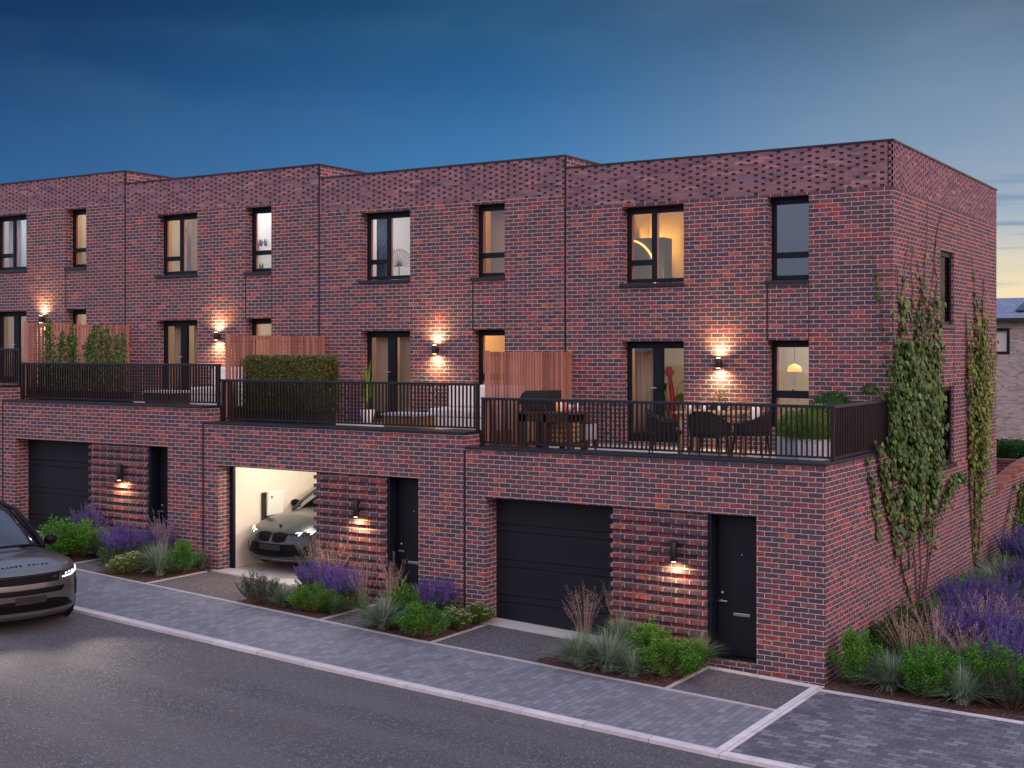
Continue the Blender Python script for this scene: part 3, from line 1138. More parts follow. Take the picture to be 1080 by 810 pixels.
HOUSES = []
for k in range(4):
    xr, xl, off = BX[k], BX[k + 1], OFF[k]
    gz = G(xr) - .3
    g0 = G(xl)
    h = empty('terraced_house', ((xl + xr) / 2, 0, G((xl + xr) / 2)), ['end terrace brick house nearest the camera with its garage door shut',
              'brick house whose garage stands open and lit, second from the right',
              'brick house behind the two lavender beds, third from the right', 'brick house cut off by the left edge of the photo'][k], 'house', 'row of brick terraced houses')
    HOUSES.append(h)
    a0, a1, a2, a3 = GAR[k]
    zt = 2.30 + off
    z1 = 3.08 + off
    zp = 8.16 + off
    zb = zp - .74
    # --- ground floor wall
    mb = MB()
    wall_x(mb, xl, xr, gz, z1, 0, .36, [(a0, a3, gz - 1, zt)])
    if k == 0:
        wall_y(mb, .36, D, gz, z1, 0, .36, [])
    else:
        wall_y(mb, .36, D, gz, z1, xr, .2, [])
    mb.build('ground_floor_wall', M['brick'], h)
    # brick panel with every other course standing proud, between garage and door
    mb = MB()
    mb.box(a1, a2, .085, .36, gz, zt - .001)
    z = math.ceil((gz) / .075) * .075
    i = 0
    while z + .075 < zt - .02:
        if i % 2 == 0:
            mb.box(a1 - .018, a2 + .0, .018, .0845, z + .006, z + .068)
        z += .075
        i += 1
    mb.build('ribbed_brick_panel', M['brick'], h)
    # --- upper walls
    mb = MB()
    wa, wb = WA[k], WB[k]
    zd = 2.98 + off
    ops = [(wa[0], wa[1], 5.90 + off, 7.36 + off), (wb[0], wb[1], 5.88 + off, 7.37 + off),
           (wa[0], wa[1], 3.05 + off, 4.89 + off), (wb[0], wb[1], 3.40 + off, 4.90 + off)]
    wall_x(mb, xl, xr, 2.7 + off, zb, D, .36, ops)
    sops = [(6.44, 7.48, 5.18, 6.57), (6.44, 7.48, 2.57, 4.05)] if k == 0 else []
    wall_y(mb, D + .36, LB, gz if k == 0 else 2.7, zb, xr, .30, sops)
    wall_y(mb, D, LB, gz, zb, xl + .02, .02, []) if k == 3 else None
    mb.quad((xr, LB, gz), (xl, LB, gz), (xl, LB, zp), (xr, LB, zp))
    if k == 0:
        mb.quad((0, D, gz), (0, D + .36, gz), (0, D + .36, 2.7), (0, D, 2.7))
    mb.build('upper_wall', M['brick'], h)
    # --- textured band under the roof line
    mb = MB()
    th = .024
    br = random.Random(k + 40)
    nc = int(round((xr - xl) / .1385))
    cw = (xr - xl) / nc
    nr = 14
    rh = (zp - zb) / nr

    def band(u0, n, cwid, put):
        for i in range(n):
            c0 = u0 + i * cwid
            put(c0, c0 + cwid * .46, zb, zp, 0)
            for j in range(nr):
                if (j + i) % 2 == 0 or br.random() < .16:
                    put(c0 + cwid * .46, c0 + cwid, zb + j * rh, zb + (j + 1) * rh, 0)
                else:
                    put(c0 + cwid * .46, c0 + cwid, zb + (j + .78) * rh, zb + (j + 1) * rh, 0)
    band(xl, nc, cw, lambda a, b_, c, d, m: mb.add([(a, D, c), (b_, D, c), (b_, D, d), (a, D, d), (a, D + th, c), (b_, D + th, c), (b_, D + th, d), (a, D + th, d)],
                                                   [(0, 1, 2, 3), (4, 0, 3, 7), (1, 5, 6, 2), (4, 5, 1, 0), (3, 2, 6, 7)], m))
    mb.add([(xl, D + th, zb), (xr - .001, D + th, zb), (xr - .001, D + th, zp), (xl, D + th, zp)], [(0, 1, 2, 3)], 1)
    if k == 0:
        n2 = int(round((LB - D) / .1385))
        c2 = (LB - D) / n2
        band(D, n2, c2, lambda a, b_, c, d, m: mb.add([(0, a, c), (0, b_, c), (0, b_, d), (0, a, d), (-th, a, c), (-th, b_, c), (-th, b_, d), (-th, a, d)],
                                                      [(0, 1, 2, 3), (4, 0, 3, 7), (1, 5, 6, 2), (4, 5, 1, 0), (3, 2, 6, 7)], m))
        mb.add([(-th, D + th, zb), (-th, LB, zb), (-th, LB, zp), (-th, D + th, zp)], [(0, 1, 2, 3)], 1)
        mb.build('textured_band', [M['band'], M['hole']], h)
    else:
        mb.build('textured_band', [M['band'], M['hole']], h)
        mb = MB()
        wall_y(mb, D + .04, LB, zb, zp, xr, .30, [])
        mb.build('parapet_return', M['brick'], h)
    # roof and its dark edge trim
    mb = MB()
    mb.box(xl + .01, xr - .32, D + .3, LB - .2, zp - .30, zp - .25)
    mb.build('roof', M['roof_felt'], h)
    mb = MB()
    mb.box(xl - .0, xr + .02, D - .02, D + .32, zp, zp + .032)
    mb.box(xr - .32, xr + .02, D + .32, LB + .02, zp + .0, zp + .032)
    mb.build('roof_edge_trim', M['coping'], h, .004)
    # terrace floor and coping
    MB().box(xl + .01, xr - .2, .36, D, zd - .22, zd).build('terrace_floor', M['concrete'], h)
    mb = MB()
    mb.box(xl + (.02 if k < 3 else 0), xr + .02, -.025, .46, z1, z1 + .045)
    if k == 0:
        mb.box(-.20, .025, .46, D - .002, z1, z1 + .045)
    mb.build('terrace_coping', M['coping'], h, .005)
    # movement joints
    js = []
    if k:
        js.append((xr - .020, xr + .020, D - .004, D + .01, 2.95 + off, zp - .001))
        js.append((xr - .020, xr + .020, -.004, .01, G(xr) - .1, z1 - .25))
    else:
        js.append((-.085, -.070, D - .003, D + .01, zb, zp - .001))
        js.append((-.01, .003, 7.472, 7.489, 4.05, 5.15))
    js.append((wb[0] - .012, wb[0] + .012, D - .003, D + .01, 4.90 + off, 5.85 + off))
    js.append((wb[1] - .005, wb[1] + .005, D - .003, D + .01, 4.90 + off, 5.85 + off))
    for j_ in js:
        MB().box(*j_).build('movement_joint', M['joint'], h)
    # windows and terrace doors
    window(h, wa[0], wa[1], 5.90 + off, 7.36 + off, 'a')
    window(h, wb[0], wb[1], 5.88 + off, 7.37 + off, 'b', 'dark_glass' if k == 0 else 'glass')
    window(h, wa[0], wa[1], 3.05 + off, 4.89 + off, 'door')
    window(h, wb[0], wb[1], 3.40 + off, 4.90 + off, 'tall', sill=False)
    if k == 0:
        for zz0, zz1 in ((5.18, 6.57), (2.57, 4.05)):
            w = empty('window', (0, 0, 0))
            w.parent = h
            w.location = Vector((0, 6.96, zz0)) - wloc(h)
            mb = MB()
            x_ = -.055
            mb.box(x_ - .07, x_, 6.44, 6.51, zz0, zz1).box(x_ - .07, x_, 7.41, 7.48, zz0, zz1).box(x_ - .07, x_, 6.51, 7.41, zz1 - .09, zz1).box(x_ - .07, x_, 6.51, 7.41, zz0, zz0 + .09)
            mb.build('frame', M['frame'], w)
            MB().box(x_ - .04, x_ - .03, 6.51, 7.41, zz0 + .09, zz1 - .09).build('pane', M['stair_glass'], w)
            MB().box(-.05, .05, 6.40, 7.52, zz0 - .05, zz0 + .02).build('sill', M['coping'], w, .004)
    # garage door
    dz0 = G((a0 + a1) / 2) - .12
    if k != 1:
        gd = MB()
        y = .34
        zf = [zt, zt - .47, zt - .59, zt - 1.06, zt - 1.18, zt - 1.65, zt - 1.77, dz0]
        for i in range(7):
            gd.box(a0, a1 + .05, y, y + .05, zf[i + 1] + .006, zf[i] - .006)
        gd.box(a0, a1 + .05, y + .022, y + .045, dz0 + .01, zt - .01)
        gd.build('garage_door', M['door'], h, .003)
    else:
        fr = MB()
        fr.box(a0, a0 + .10, .30, .37, G(a0) - .1, zt)
        fr.box(a0 + .10, a1 + .1, .33, .37, zt - .05, zt)
        fr.build('garage_door_frame', M['frame'], h, .004)
    # front door
    dd = MB()
    yd = .30
    zd0 = G((a2 + a3) / 2) + .10
    fdoor = MB()
    fdoor.box(a2, a2 + .06, .06, .36, zd0 - .3, zt - .001).box(a2 + .06, a3, yd, yd + .05, zt - .05, zt - .001)
    fdoor.box(a2 + .06, a3, .12, .36, zd0 - .3, zd0)
    fr = fdoor.build('front_door_frame', M['frame'], h, .004)
    leafd = MB()
    leafd.box(a2 + .065, a3 - .002, yd + .005, yd + .05, zd0 + .005, zt - .055)
    dr = leafd.build('front_door', M['door'], h, .004)
    # panel grooves as thin raised mouldings
    MB().box(a2 + .20, a3 - .14, yd - .004, yd + .006, zd0 + .62 + .05, zd0 + .66 + .05).build('letter_plate', M['steel'], dr, .003) if False else None
    cxm = (a2 + a3) / 2 + .05
    MB().box(cxm - .13, cxm + .13, yd - .012, yd + .006, zd0 + .60, zd0 + .645).build('letter_plate', M['steel'], dr, .004)
    MB().lathe([(.022, -.004), (.022, .012), (.010, .016)], (a2 + .13, yd - .006, zd0 + .93), 14, axis='y').build('lock', M['steel'], dr)
    MB().box(a2 + .10, a2 + .23, yd - .055, yd - .035, zd0 + .80, zd0 + .825).box(a2 + .115, a2 + .14, yd - .04, yd + .006, zd0 + .795, zd0 + .83).build('handle', M['steel'], dr, .004)
    MB().lathe([(.012, -.004), (.012, .010)], (cxm, yd - .004, zd0 + 1.52), 12, axis='y').build('peephole', M['steel'], dr)
    # brick threshold
    MB().box(a2, a3, -.005, .12, G(a2) - .2, zd0 - .02).build('door_step', M['brick'], h)
    # interior rooms
    mb = MB()
    xm = (wa[1] + wb[0]) / 2
    mws = [(M['yellow_wall'], M['white_plaster']), (M['white_plaster'], M['yellow_wall']), (M['plaster'], M['white_plaster']), (M['white_plaster'], M['plaster'])][k]
    Y0 = D + .36
    room(mb, xl + .3, xm - .05, Y0, Y0 + 2.6, 5.55 + off, 7.75 + off, 0, 2)
    room(mb, xm + .05, xr - .32, Y0, Y0 + 2.2, 5.55 + off, 7.75 + off, 1, 2)
    room(mb, xl + .3, xm - .05, Y0, Y0 + 3.2, 2.95 + off, 5.3 + off, 3, 2)
    room(mb, xm + .05, xr - .32, Y0, Y0 + 2.4, 2.95 + off, 5.3 + off, 4, 2)
    mb.build('interior_walls', [mws[0], mws[1], M['floorwood'], M['plaster'], M['yellow_wall'] if k == 1 else M['plaster']], h)
    if k == 0:
        mb = MB()
        mb.box(-2.6, -.33, 6.2, 6.25, 2.4, 7.3).box(-2.6, -.33, 7.7, 7.75, 2.4, 7.3).box(-1.3, -1.25, 6.2, 7.7, 2.4, 7.3)
        mb.build('stairwell', M['dark_room'], h)
    # garage interior
    mb = MB()
    gl = a0 - .13
    if k == 1:
        zf = G((a0 + a1) / 2)
        mb.quad((gl, .37, zf - .2), (gl, 6.4, zf - .2), (gl, 6.4, 3.0), (gl, .37, 3.0))
        mb.quad((gl, 6.4, zf - .2), (-7.9, 6.4, zf - .2), (-7.9, 6.4, 3.0), (gl, 6.4, 3.0))
        mb.quad((-7.9, 6.4, zf - .2), (-7.9, .37, zf - .2), (-7.9, .37, 3.0), (-7.9, 6.4, 3.0))
        mb.quad((gl, .37, 2.99), (-7.9, .37, 2.99), (-7.9, 6.4, 2.99), (gl, 6.4, 2.99))
        mb.quad((a1 + .0, .365, zf - .2), (-7.9, .365, zf - .2), (-7.9, .365, 3.0), (a1 + .0, .365, 3.0))
        mb.quad((gl, .365, 2.56), (-7.9, .365, 2.56), (-7.9, .365, 3.0), (gl, .365, 3.0))
        mb.build('garage_walls', M['plaster'], h)
        fl = MB()
        fl.box(gl, -7.9, .41, 6.4, zf - .15, zf + .035)
        fl.build('garage_floor', M['concrete'], h)

# lamps inside the rooms
warm = (1.0, .72, .42)
neutral = (1.0, .88, .74)
gold_ = (1.0, .60, .20)
cool = (.82, .90, 1.0)
for nm, loc, w_, c_ in [
    ('room_light', (-4.9, D + 1.6, 6.25), 16, gold_), ('room_light', (-1.6, D + 1.4, 7.5), 1.2, cool),
    ('room_light', (-4.6, D + 2.2, 4.9), 14, warm), ('room_light', (-1.9, D + 1.6, 4.95), 20, neutral),
    ('room_light', (-10.6, D + 1.5, 7.6), 34, (1, .95, .95)), ('room_light', (-8.1, D + 1.1, 7.5), 14, gold_),
    ('room_light', (-10.6, D + 2.2, 5.1), 12, warm), ('room_light', (-8.1, D + 1.4, 5.2), 34, gold_),
    ('room_light', (-16.6, D + 1.5, 7.9), 26, warm), ('room_light', (-14.2, D + 1.2, 7.9), 30, (1, .95, .95)),
    ('room_light', (-16.7, D + 2.0, 5.4), 16, warm), ('room_light', (-14.2, D + 1.4, 5.4), 12, warm),
    ('room_light', (-22.7, D + 1.5, 8.2), 26, cool), ('room_light', (-20.2, D + 1.2, 8.2), 16, warm),
    ('room_light', (-22.8, D + 2.0, 5.7), 14, warm), ('room_light', (-20.2, D + 1.4, 5.7), 12, warm)]:
    point(nm, loc, w_, c_)
point('garage_light', (-9.2, 2.2, 2.75), 150, (1.0, .89, .74), .3)
point('garage_light', (-10.6, 1.0, 2.72), 42, (1.0, .89, .74), .25)

# ================================================================== RAILINGS
def railing(k, label):
    off = OFF[k]
    x0, x1 = BX[k + 1] + .06, BX[k] - .03
    z0 = 3.125 + off
    zt = 3.93 + off
    y = .45
    h = empty('terrace_railing', ((x0 + x1) / 2, y, z0), label, 'railing', 'black railings along the first floor terraces')
    MB().box(x0 - .02, x1 + .03, y - .03, y + .03, zt - .045, zt).build('top_rail', M['rail_top'], h, .005)
    MB().box(x0, x1, y - .022, y + .022, z0 + .03, z0 + .06).build('bottom_rail', M['rail'], h)
    mb = MB()
    n = int((x1 - x0) / .078)
    for i in range(1, n):
        x = x0 + (x1 - x0) * i / n
        mb.box(x - .010, x + .010, y - .017, y + .017, z0 + .06, zt - .046)
    mb.build('balusters', M['rail'], h)
    for x in (x0 + .015, x1 - .01):
        MB().box(x - .028, x + .028, y - .029, y + .029, z0, zt - .046).build('post', M['rail'], h, .004)
    if k == 0:
        xs = -.03
        MB().box(xs - .03, xs + .03, y + .03, D - .002, zt - .045, zt).build('side_top_rail', M['rail_top'], h, .005)
        MB().box(xs - .022, xs + .022, y + .03, D - .002, z0 + .03, z0 + .06).build('side_bottom_rail', M['rail'], h)
        mb = MB()
        n = int((D - y) / .078)
        for i in range(1, n):
            yy = y + (D - y) * i / n
            mb.box(xs - .017, xs + .017, yy - .011, yy + .011, z0 + .06, zt - .046)
        mb.build('side_balusters', M['rail'], h)
        MB().box(xs - .03, xs + .03, D - .07, D - .003, z0, zt - .046).build('post', M['rail'], h, .004)
    return h


for k, lb in enumerate(['black railing round the nearest terrace with table and chairs', 'black railing in front of the clipped hedge and cream sofa',
                        'black railing below the climbing plants on the third terrace', 'black railing at the left edge of the photo']):
    railing(k, lb)


# ================================================================== PRIVACY SCREENS
def screen(x, zt, zd, label):
    h = empty('privacy_screen', (x, 1.9, zd), label, 'screen', 'cedar slat screens between the terraces')
    mb = MB()
    y0, y1 = .50, D - .04
    n = int((y1 - y0) / .094)
    for i in range(n):
        a = y0 + (y1 - y0) * i / n
        mb.box(x - .010, x + .010, a, a + .054, zd + .04, zt - .02)
    mb.build('slat_panel', M['cedar'], h)
    for yy in (y0 - .045, (y0 + y1) / 2, y1 - .035):
        MB().box(x - .05, x - .013, yy, yy + .07, zd, zt).build('post', M['cedar'], h, .003)
    MB().box(x - .012, x + .03, y0 - .045, y0 - .003, zd, zt - .0).build('end_post', M['cedar'], h, .003)
    MB().box(x - .05, x - .013, y0 + .03, y1 - .04, zt - .10, zt - .03).build('cross_rail', M['cedar'], h)
    return h


screen(-6.02, 4.72, 2.98, 'cedar slat screen behind the black barbecue on the nearest terrace')
screen(-12.06, 5.04, 3.22, 'cedar slat screen standing above the clipped hedge')
screen(-18.12, 5.34, 3.52, 'cedar slat screen half covered by climbing plants')

# ================================================================== WALL LIGHTS
def spot(name, loc, d, watts, ang, parent, blend=.5, r=.02, color=(1.0, .62, .26)):
    l = bpy.data.lights.new(name, 'SPOT')
    l.energy = watts
    l.color = color
    l.spot_size = R(ang)
    l.spot_blend = blend
    l.shadow_soft_size = r
    o = bpy.data.objects.new(name, l)
    link(o)
    o.rotation_euler = Vector(d).to_track_quat('-Z', 'Y').to_euler()
    o.parent = parent
    o.location = Vector(loc) - wloc(parent)
    return o


BULB = emit('warm bulb', (1.0, .70, .35), 14)


def upper_light(x, z, label):
    y = D - .11
    e = empty('wall_light', (x, D, z), label, 'wall light', 'up and down wall lights on the terraces')
    MB().lathe([(.045, -.085), (.05, -.08), (.05, .08), (.045, .085)], (x, y, z), 20).build('lamp_body', M['matt_black'], e)
    MB().box(x - .035, x + .035, D - .07, D - .002, z - .05, z + .05).build('wall_bracket', M['matt_black'], e)
    for s in (-1, 1):
        MB().lathe([(.036, 0), (.036, .004)], (x, y, z + s * .088), 16).build('bulb', BULB, e)
        spot('lamp_beam', (x, y, z + s * .10), (0, .12, s), 85, 168, e, 1.0, .05, (1.0, .63, .29))
    return e


for (x, z, lb) in [(-3.02, 4.50, 'black wall light glowing beside the nearest terrace door'), (-9.13, 4.74, 'black wall light glowing above the cream sofa'),
                   (-15.18, 5.04, 'black wall light glowing left of the hedge screen'), (-21.23, 5.50, 'wall light glowing just above the plant covered screen')]:
    upper_light(x, z, lb)


def lower_light(x, z, label):
    y = -.03
    e = empty('wall_light', (x, .03, z), label, 'wall light', 'downlights beside the front doors')
    MB().box(x - .045, x + .045, -.055, .0, z - .16, z + .16).build('wall_bracket', M['matt_black'], e, .006)
    MB().lathe([(.034, -.15), (.040, -.145), (.040, .145), (.034, .15)], (x + .03, y - .06, z), 20).build('lamp_body', M['matt_black'], e)
    MB().lathe([(.028, 0), (.028, .004)], (x + .03, y - .06, z - .156), 16).build('bulb', BULB, e)
    MB().box(x - .03, x + .03, -.004, .04, z - .10, z + .10).build('mounting_plate', M['matt_black'], e)
    spot('lamp_beam', (x + .03, y - .06, z - .17), (0, .20, -1), 62, 155, e, 1.0, .03, (1.0, .63, .29))
    return e


for (x, z, lb) in [(-2.34, 1.70, 'black downlight on the ribbed brick beside the nearest front door'), (-8.46, 1.95, 'black downlight between the open garage and the front door'),
                   (-14.53, 2.27, 'black downlight beside the third garage door')]:
    lower_light(x, z, lb)

# ================================================================== THINGS ON THE TERRACES
def topi(name, c, rx, rz, n, lm, size, label, potf=None, group=None, box=None, base=None):
    """clipped plant made of many small leaves on a shell, in a pot"""
    global rnd
    rnd = random.Random(int(abs(c[0]) * 100) + n)
    e = empty(name, (c[0], c[1], base if base is not None else c[2] - rz), label, 'potted plant', group)
    mb = MB()
    for i in range(n):
        if box:
            bx, by, bz = box
            f = rnd.choice(['x', 'y', 'z', 'y'])
            q = Vector((ru(-bx, bx), ru(-by, by), ru(-bz, bz)))
            nrm = Vector((0, 0, 0))
            if f == 'x':
                q.x = rnd.choice([-bx, bx])
                nrm.x = math.copysign(1, q.x)
            elif f == 'y':
                q.y = rnd.choice([-by, by])
                nrm.y = math.copysign(1, q.y)
            else:
                q.z = bz
                nrm.z = 1
            q += nrm * ru(-.07, .035)
        else:
            v = Vector((rnd.gauss(0, 1), rnd.gauss(0, 1), rnd.gauss(0, 1))).normalized()
            bumpy = 1 + .05 * math.sin(v.x * 7 + c[0]) * math.cos(v.y * 6)
            q = Vector((v.x * rx, v.y * rx, v.z * rz)) * bumpy * ru(.80, 1.03)
            nrm = v
        leaf(mb, Vector(c) + q, nrm + Vector((ru(-1, 1), ru(-1, 1), ru(-1, 1))) * .9, ru(.7, 1.3) * size, .6)
    mb.build('foliage', lm, e)
    if box:
        MB().box(c[0] - box[0] + .05, c[0] + box[0] - .05, c[1] - box[1] + .05, c[1] + box[1] - .05, c[2] - box[2], c[2] + box[2] - .06).build('inner_growth', L['hedge'], e)
    else:
        MB().ellipsoid(c, rx * .78, rx * .78, rz * .78).build('inner_growth', lm, e)
    return e


zd1 = 2.98
pot = simple('ribbed stone planter', (.78, .78, .80), .8, 0, .08, 4)
potg = simple('grey square planter', (.34, .35, .39), .7, 0, .1, 4)
p = at_y(861, 449, .92)
e = topi('box_ball', (p.x, .95, p.z - .03), .36, .34, 4200, L['box'], .032, 'clipped box ball in the ribbed round planter at the terrace corner', base=zd1, group='clipped box balls on the nearest terrace')
mb = MB()
n = 44
prof = [(.24, 0), (.29, .30), (.30, .42), (.27, .43)]
vs, fs = [], []
for r_, h_ in prof:
    for i in range(n):
        w = 2 * PI * i / n
        rr_ = r_ * (1 + (.03 if i % 2 else 0) * (h_ < .4))
        vs.append((p.x + rr_ * math.cos(w), .95 + rr_ * math.sin(w), zd1 + h_))
for i in range(3):
    for j in range(n):
        fs.append((i * n + j, i * n + (j + 1) % n, (i + 1) * n + (j + 1) % n, (i + 1) * n + j))
fs.append(tuple(3 * n + j for j in range(n)))
mb.add(vs, fs)
mb.build('planter', pot, e)
MB().lathe([(.03, 0), (.02, .12)], (p.x, .95, zd1 + .42), 8).build('trunk', L['stem'], e)
p = at_y(838, 447, 1.35)
e = topi('box_ball', (p.x, 1.35, p.z - .08), .27, .27, 3000, L['box'], .032, 'smaller clipped box ball in the square grey planter', base=zd1, group='clipped box balls on the nearest terrace')
MB().box(p.x - .22, p.x + .22, 1.13, 1.57, zd1, zd1 + .42).build('planter', potg, e, .01)
MB().lathe([(.03, 0), (.02, .12)], (p.x, 1.35, zd1 + .42), 8).build('trunk', L['stem'], e)
p = at_y(878, 430, 2.6)
e = topi('box_ball', (p.x, 2.6, p.z - .07), .36, .33, 3600, L['box_dark'], .032, 'dark green clipped ball against the wall by the railing end', base=zd1, group='clipped box balls on the nearest terrace')
MB().lathe([(.20, 0), (.26, .40), (.24, .42)], (p.x, 2.6, zd1), 24).build('planter', potg, e)
MB().lathe([(.03, 0), (.02, .25)], (p.x, 2.6, zd1 + .42), 8).build('trunk', L['stem'], e)

# hedge in a trough on the second terrace
h0 = at_y(240, 380, .95)
h1 = at_y(350, 380, 1.25)
zd2 = zd1 + OFF[1]
hx0, hx1 = -11.9, at_y(348, 400, 1.0).x
ztop = at_y(300, 378, .75).z
hc = ((hx0 + hx1) / 2, 1.0, (ztop + zd2 + .35) / 2)
e = topi('clipped_hedge', hc, 1, 1, 15000, L['hedge'], .045, 'clipped hedge in a trough behind the second terrace railing', box=((hx1 - hx0) / 2, .24, (ztop - zd2 - .35) / 2), base=zd2)
e['category'] = 'hedge'
MB().box(hx0 + .02, hx1 - .02, .80, 1.20, zd2, zd2 + .36).build('trough', M['matt_black'], e, .01)

# climbing plants in a trough before the third screen
zd3 = zd1 + OFF[2]
rnd = random.Random(12)
x0_, x1_ = -18.0, at_y(134, 380, .9).x
e = empty('climbing_plants', ((x0_ + x1_) / 2, .9, zd3), 'row of leafy climbers growing up before the third terrace screen', 'climbing plants')
mb, ms = MB(), MB()
for i in range(15):
    x = x0_ + (x1_ - x0_) * (i + .5) / 15
    hh = ru(1.15, 1.65)
    pts = [Vector((x, .9, zd3 + .3))]
    for j in range(8):
        pts.append(pts[-1] + Vector((ru(-.05, .05), ru(-.03, .03), hh / 8)))
    ms.tube(pts, .006, 4, 0, False)
    for j in range(460):
        t = (ru(0, 1)) * 7.99
        q = pts[int(t)].lerp(pts[int(t) + 1], t % 1) + Vector((ru(-1, 1), ru(-1, 1), ru(-1, 1))) * .15 * (1.15 - t / 9)
        leaf(mb, q, Vector((ru(-1, 1), ru(-1, .6), ru(-.6, 1))), ru(.04, .075), .6)
mb.build('foliage', L['ivy'], e)
ms.build('stems', L['stem'], e)
MB().box(x0_, x1_, .72, 1.08, zd3, zd3 + .34).build('trough', M['matt_black'], e, .01)


def sofa(x0, x1, y0, y1, zd, label, left_arm=True):
    e = empty('garden_sofa', ((x0 + x1) / 2, (y0 + y1) / 2, zd), label, 'sofa')
    MB().box(x0, x1, y0, y1, zd + .06, zd + .26).build('base', M['cushion'], e, .02)
    for i, (a, b_) in enumerate([(x0 + .02, (x0 + x1) / 2), ((x0 + x1) / 2 + .01, x1 - .20)]):
        MB().box(a, b_, y0 + .02, y1 - .24, zd + .27, zd + .43).build('seat_cushion', M['cushion'], e, .045, 3)
        MB().box(a + .02, b_ - .02, y1 - .26, y1 - .05, zd + .42, zd + .86).build('back_cushion', M['cushion'], e, .06, 3)
    MB().box(x1 - .19, x1, y0 + .02, y1 - .02, zd + .26, zd + .64).build('arm', M['cushion'], e, .04, 3)
    MB().box(x0, x1, y1 - .05, y1, zd + .26, zd + .70).build('back', M['cushion'], e, .02)
    for xx in (x0 + .06, x1 - .06):
        for yy in (y0 + .06, y1 - .06):
            MB().box(xx - .025, xx + .025, yy - .025, yy + .025, zd, zd + .06).build('leg', M['matt_black'], e)
    return e


sofa(-8.25, -6.35, 1.75, 2.65, zd2, 'cream sofa on the second terrace beside the cedar screen')
sofa(-14.5, -12.35, 1.75, 2.65, zd3, 'cream sofa on the third terrace below the wall light')
for (x, y, z, m_, rz, lb) in [(-7.0, 2.25, zd2 + .44, 'cushion', .2, 'pale cushion leaning on the second terrace sofa'), (-13.1, 2.1, zd3 + .44, 'blue_cushion', -.2, 'blue cushion on the third terrace sofa')]:
    o = MB().ellipsoid((0, 0, .20), .23, .07, .20, 14).build('scatter_cushion', M[m_])
    o.location = (x, y, z)
    o.rotation_euler = (R(-14), 0, rz)
    tag(o, lb, 'cushion')


def coffee(x, y, zd, lb, mt='teak'):
    e = empty('coffee_table', (x, y, zd), lb, 'table')
    MB().box(x - .42, x + .42, y - .3, y + .3, zd + .33, zd + .38).build('table_top', M['white'], e, .008)
    for sx in (-.38, .34):
        MB().box(x + sx, x + sx + .04, y - .27, y + .27, zd, zd + .329).build('side_panel', M[mt], e, .004)
    MB().box(x - .33, x + .33, y - .26, y - .24, zd + .02, zd + .30).build('front_panel', M[mt], e)


coffee(-8.05, .98, zd2, 'low teak coffee table with white top before the sofa')
coffee(-14.4, 1.1, zd3, 'dark low coffee table on the third terrace', 'dark_wood')


# palm in pot on terrace 2
def palm(x, y, zd, hgt, label, n=26, pot_m=None, spread=.45, cat='potted plant'):
    global rnd
    rnd = random.Random(int(abs(x) * 91))
    e = empty('potted_palm', (x, y, zd), label, cat)
    MB().lathe([(.11, 0), (.15, .28), (.14, .30)], (x, y, zd), 20).build('pot', pot_m or M['white'], e)
    mb = MB()
    for i in range(n):
        a = ru(0, 2 * PI)
        ln = ru(.2, 1) * spread
        blade(mb, Vector((x, y, zd + .28)), a, hgt * ru(.5, 1), ln, ru(.03, .06), 0, 6, 1.3)
    mb.build('fronds', L['box'], e)
    return e


palm(-10.55, 2.9, zd2, 1.15, 'spiky green palm in a white pot before the second terrace door')


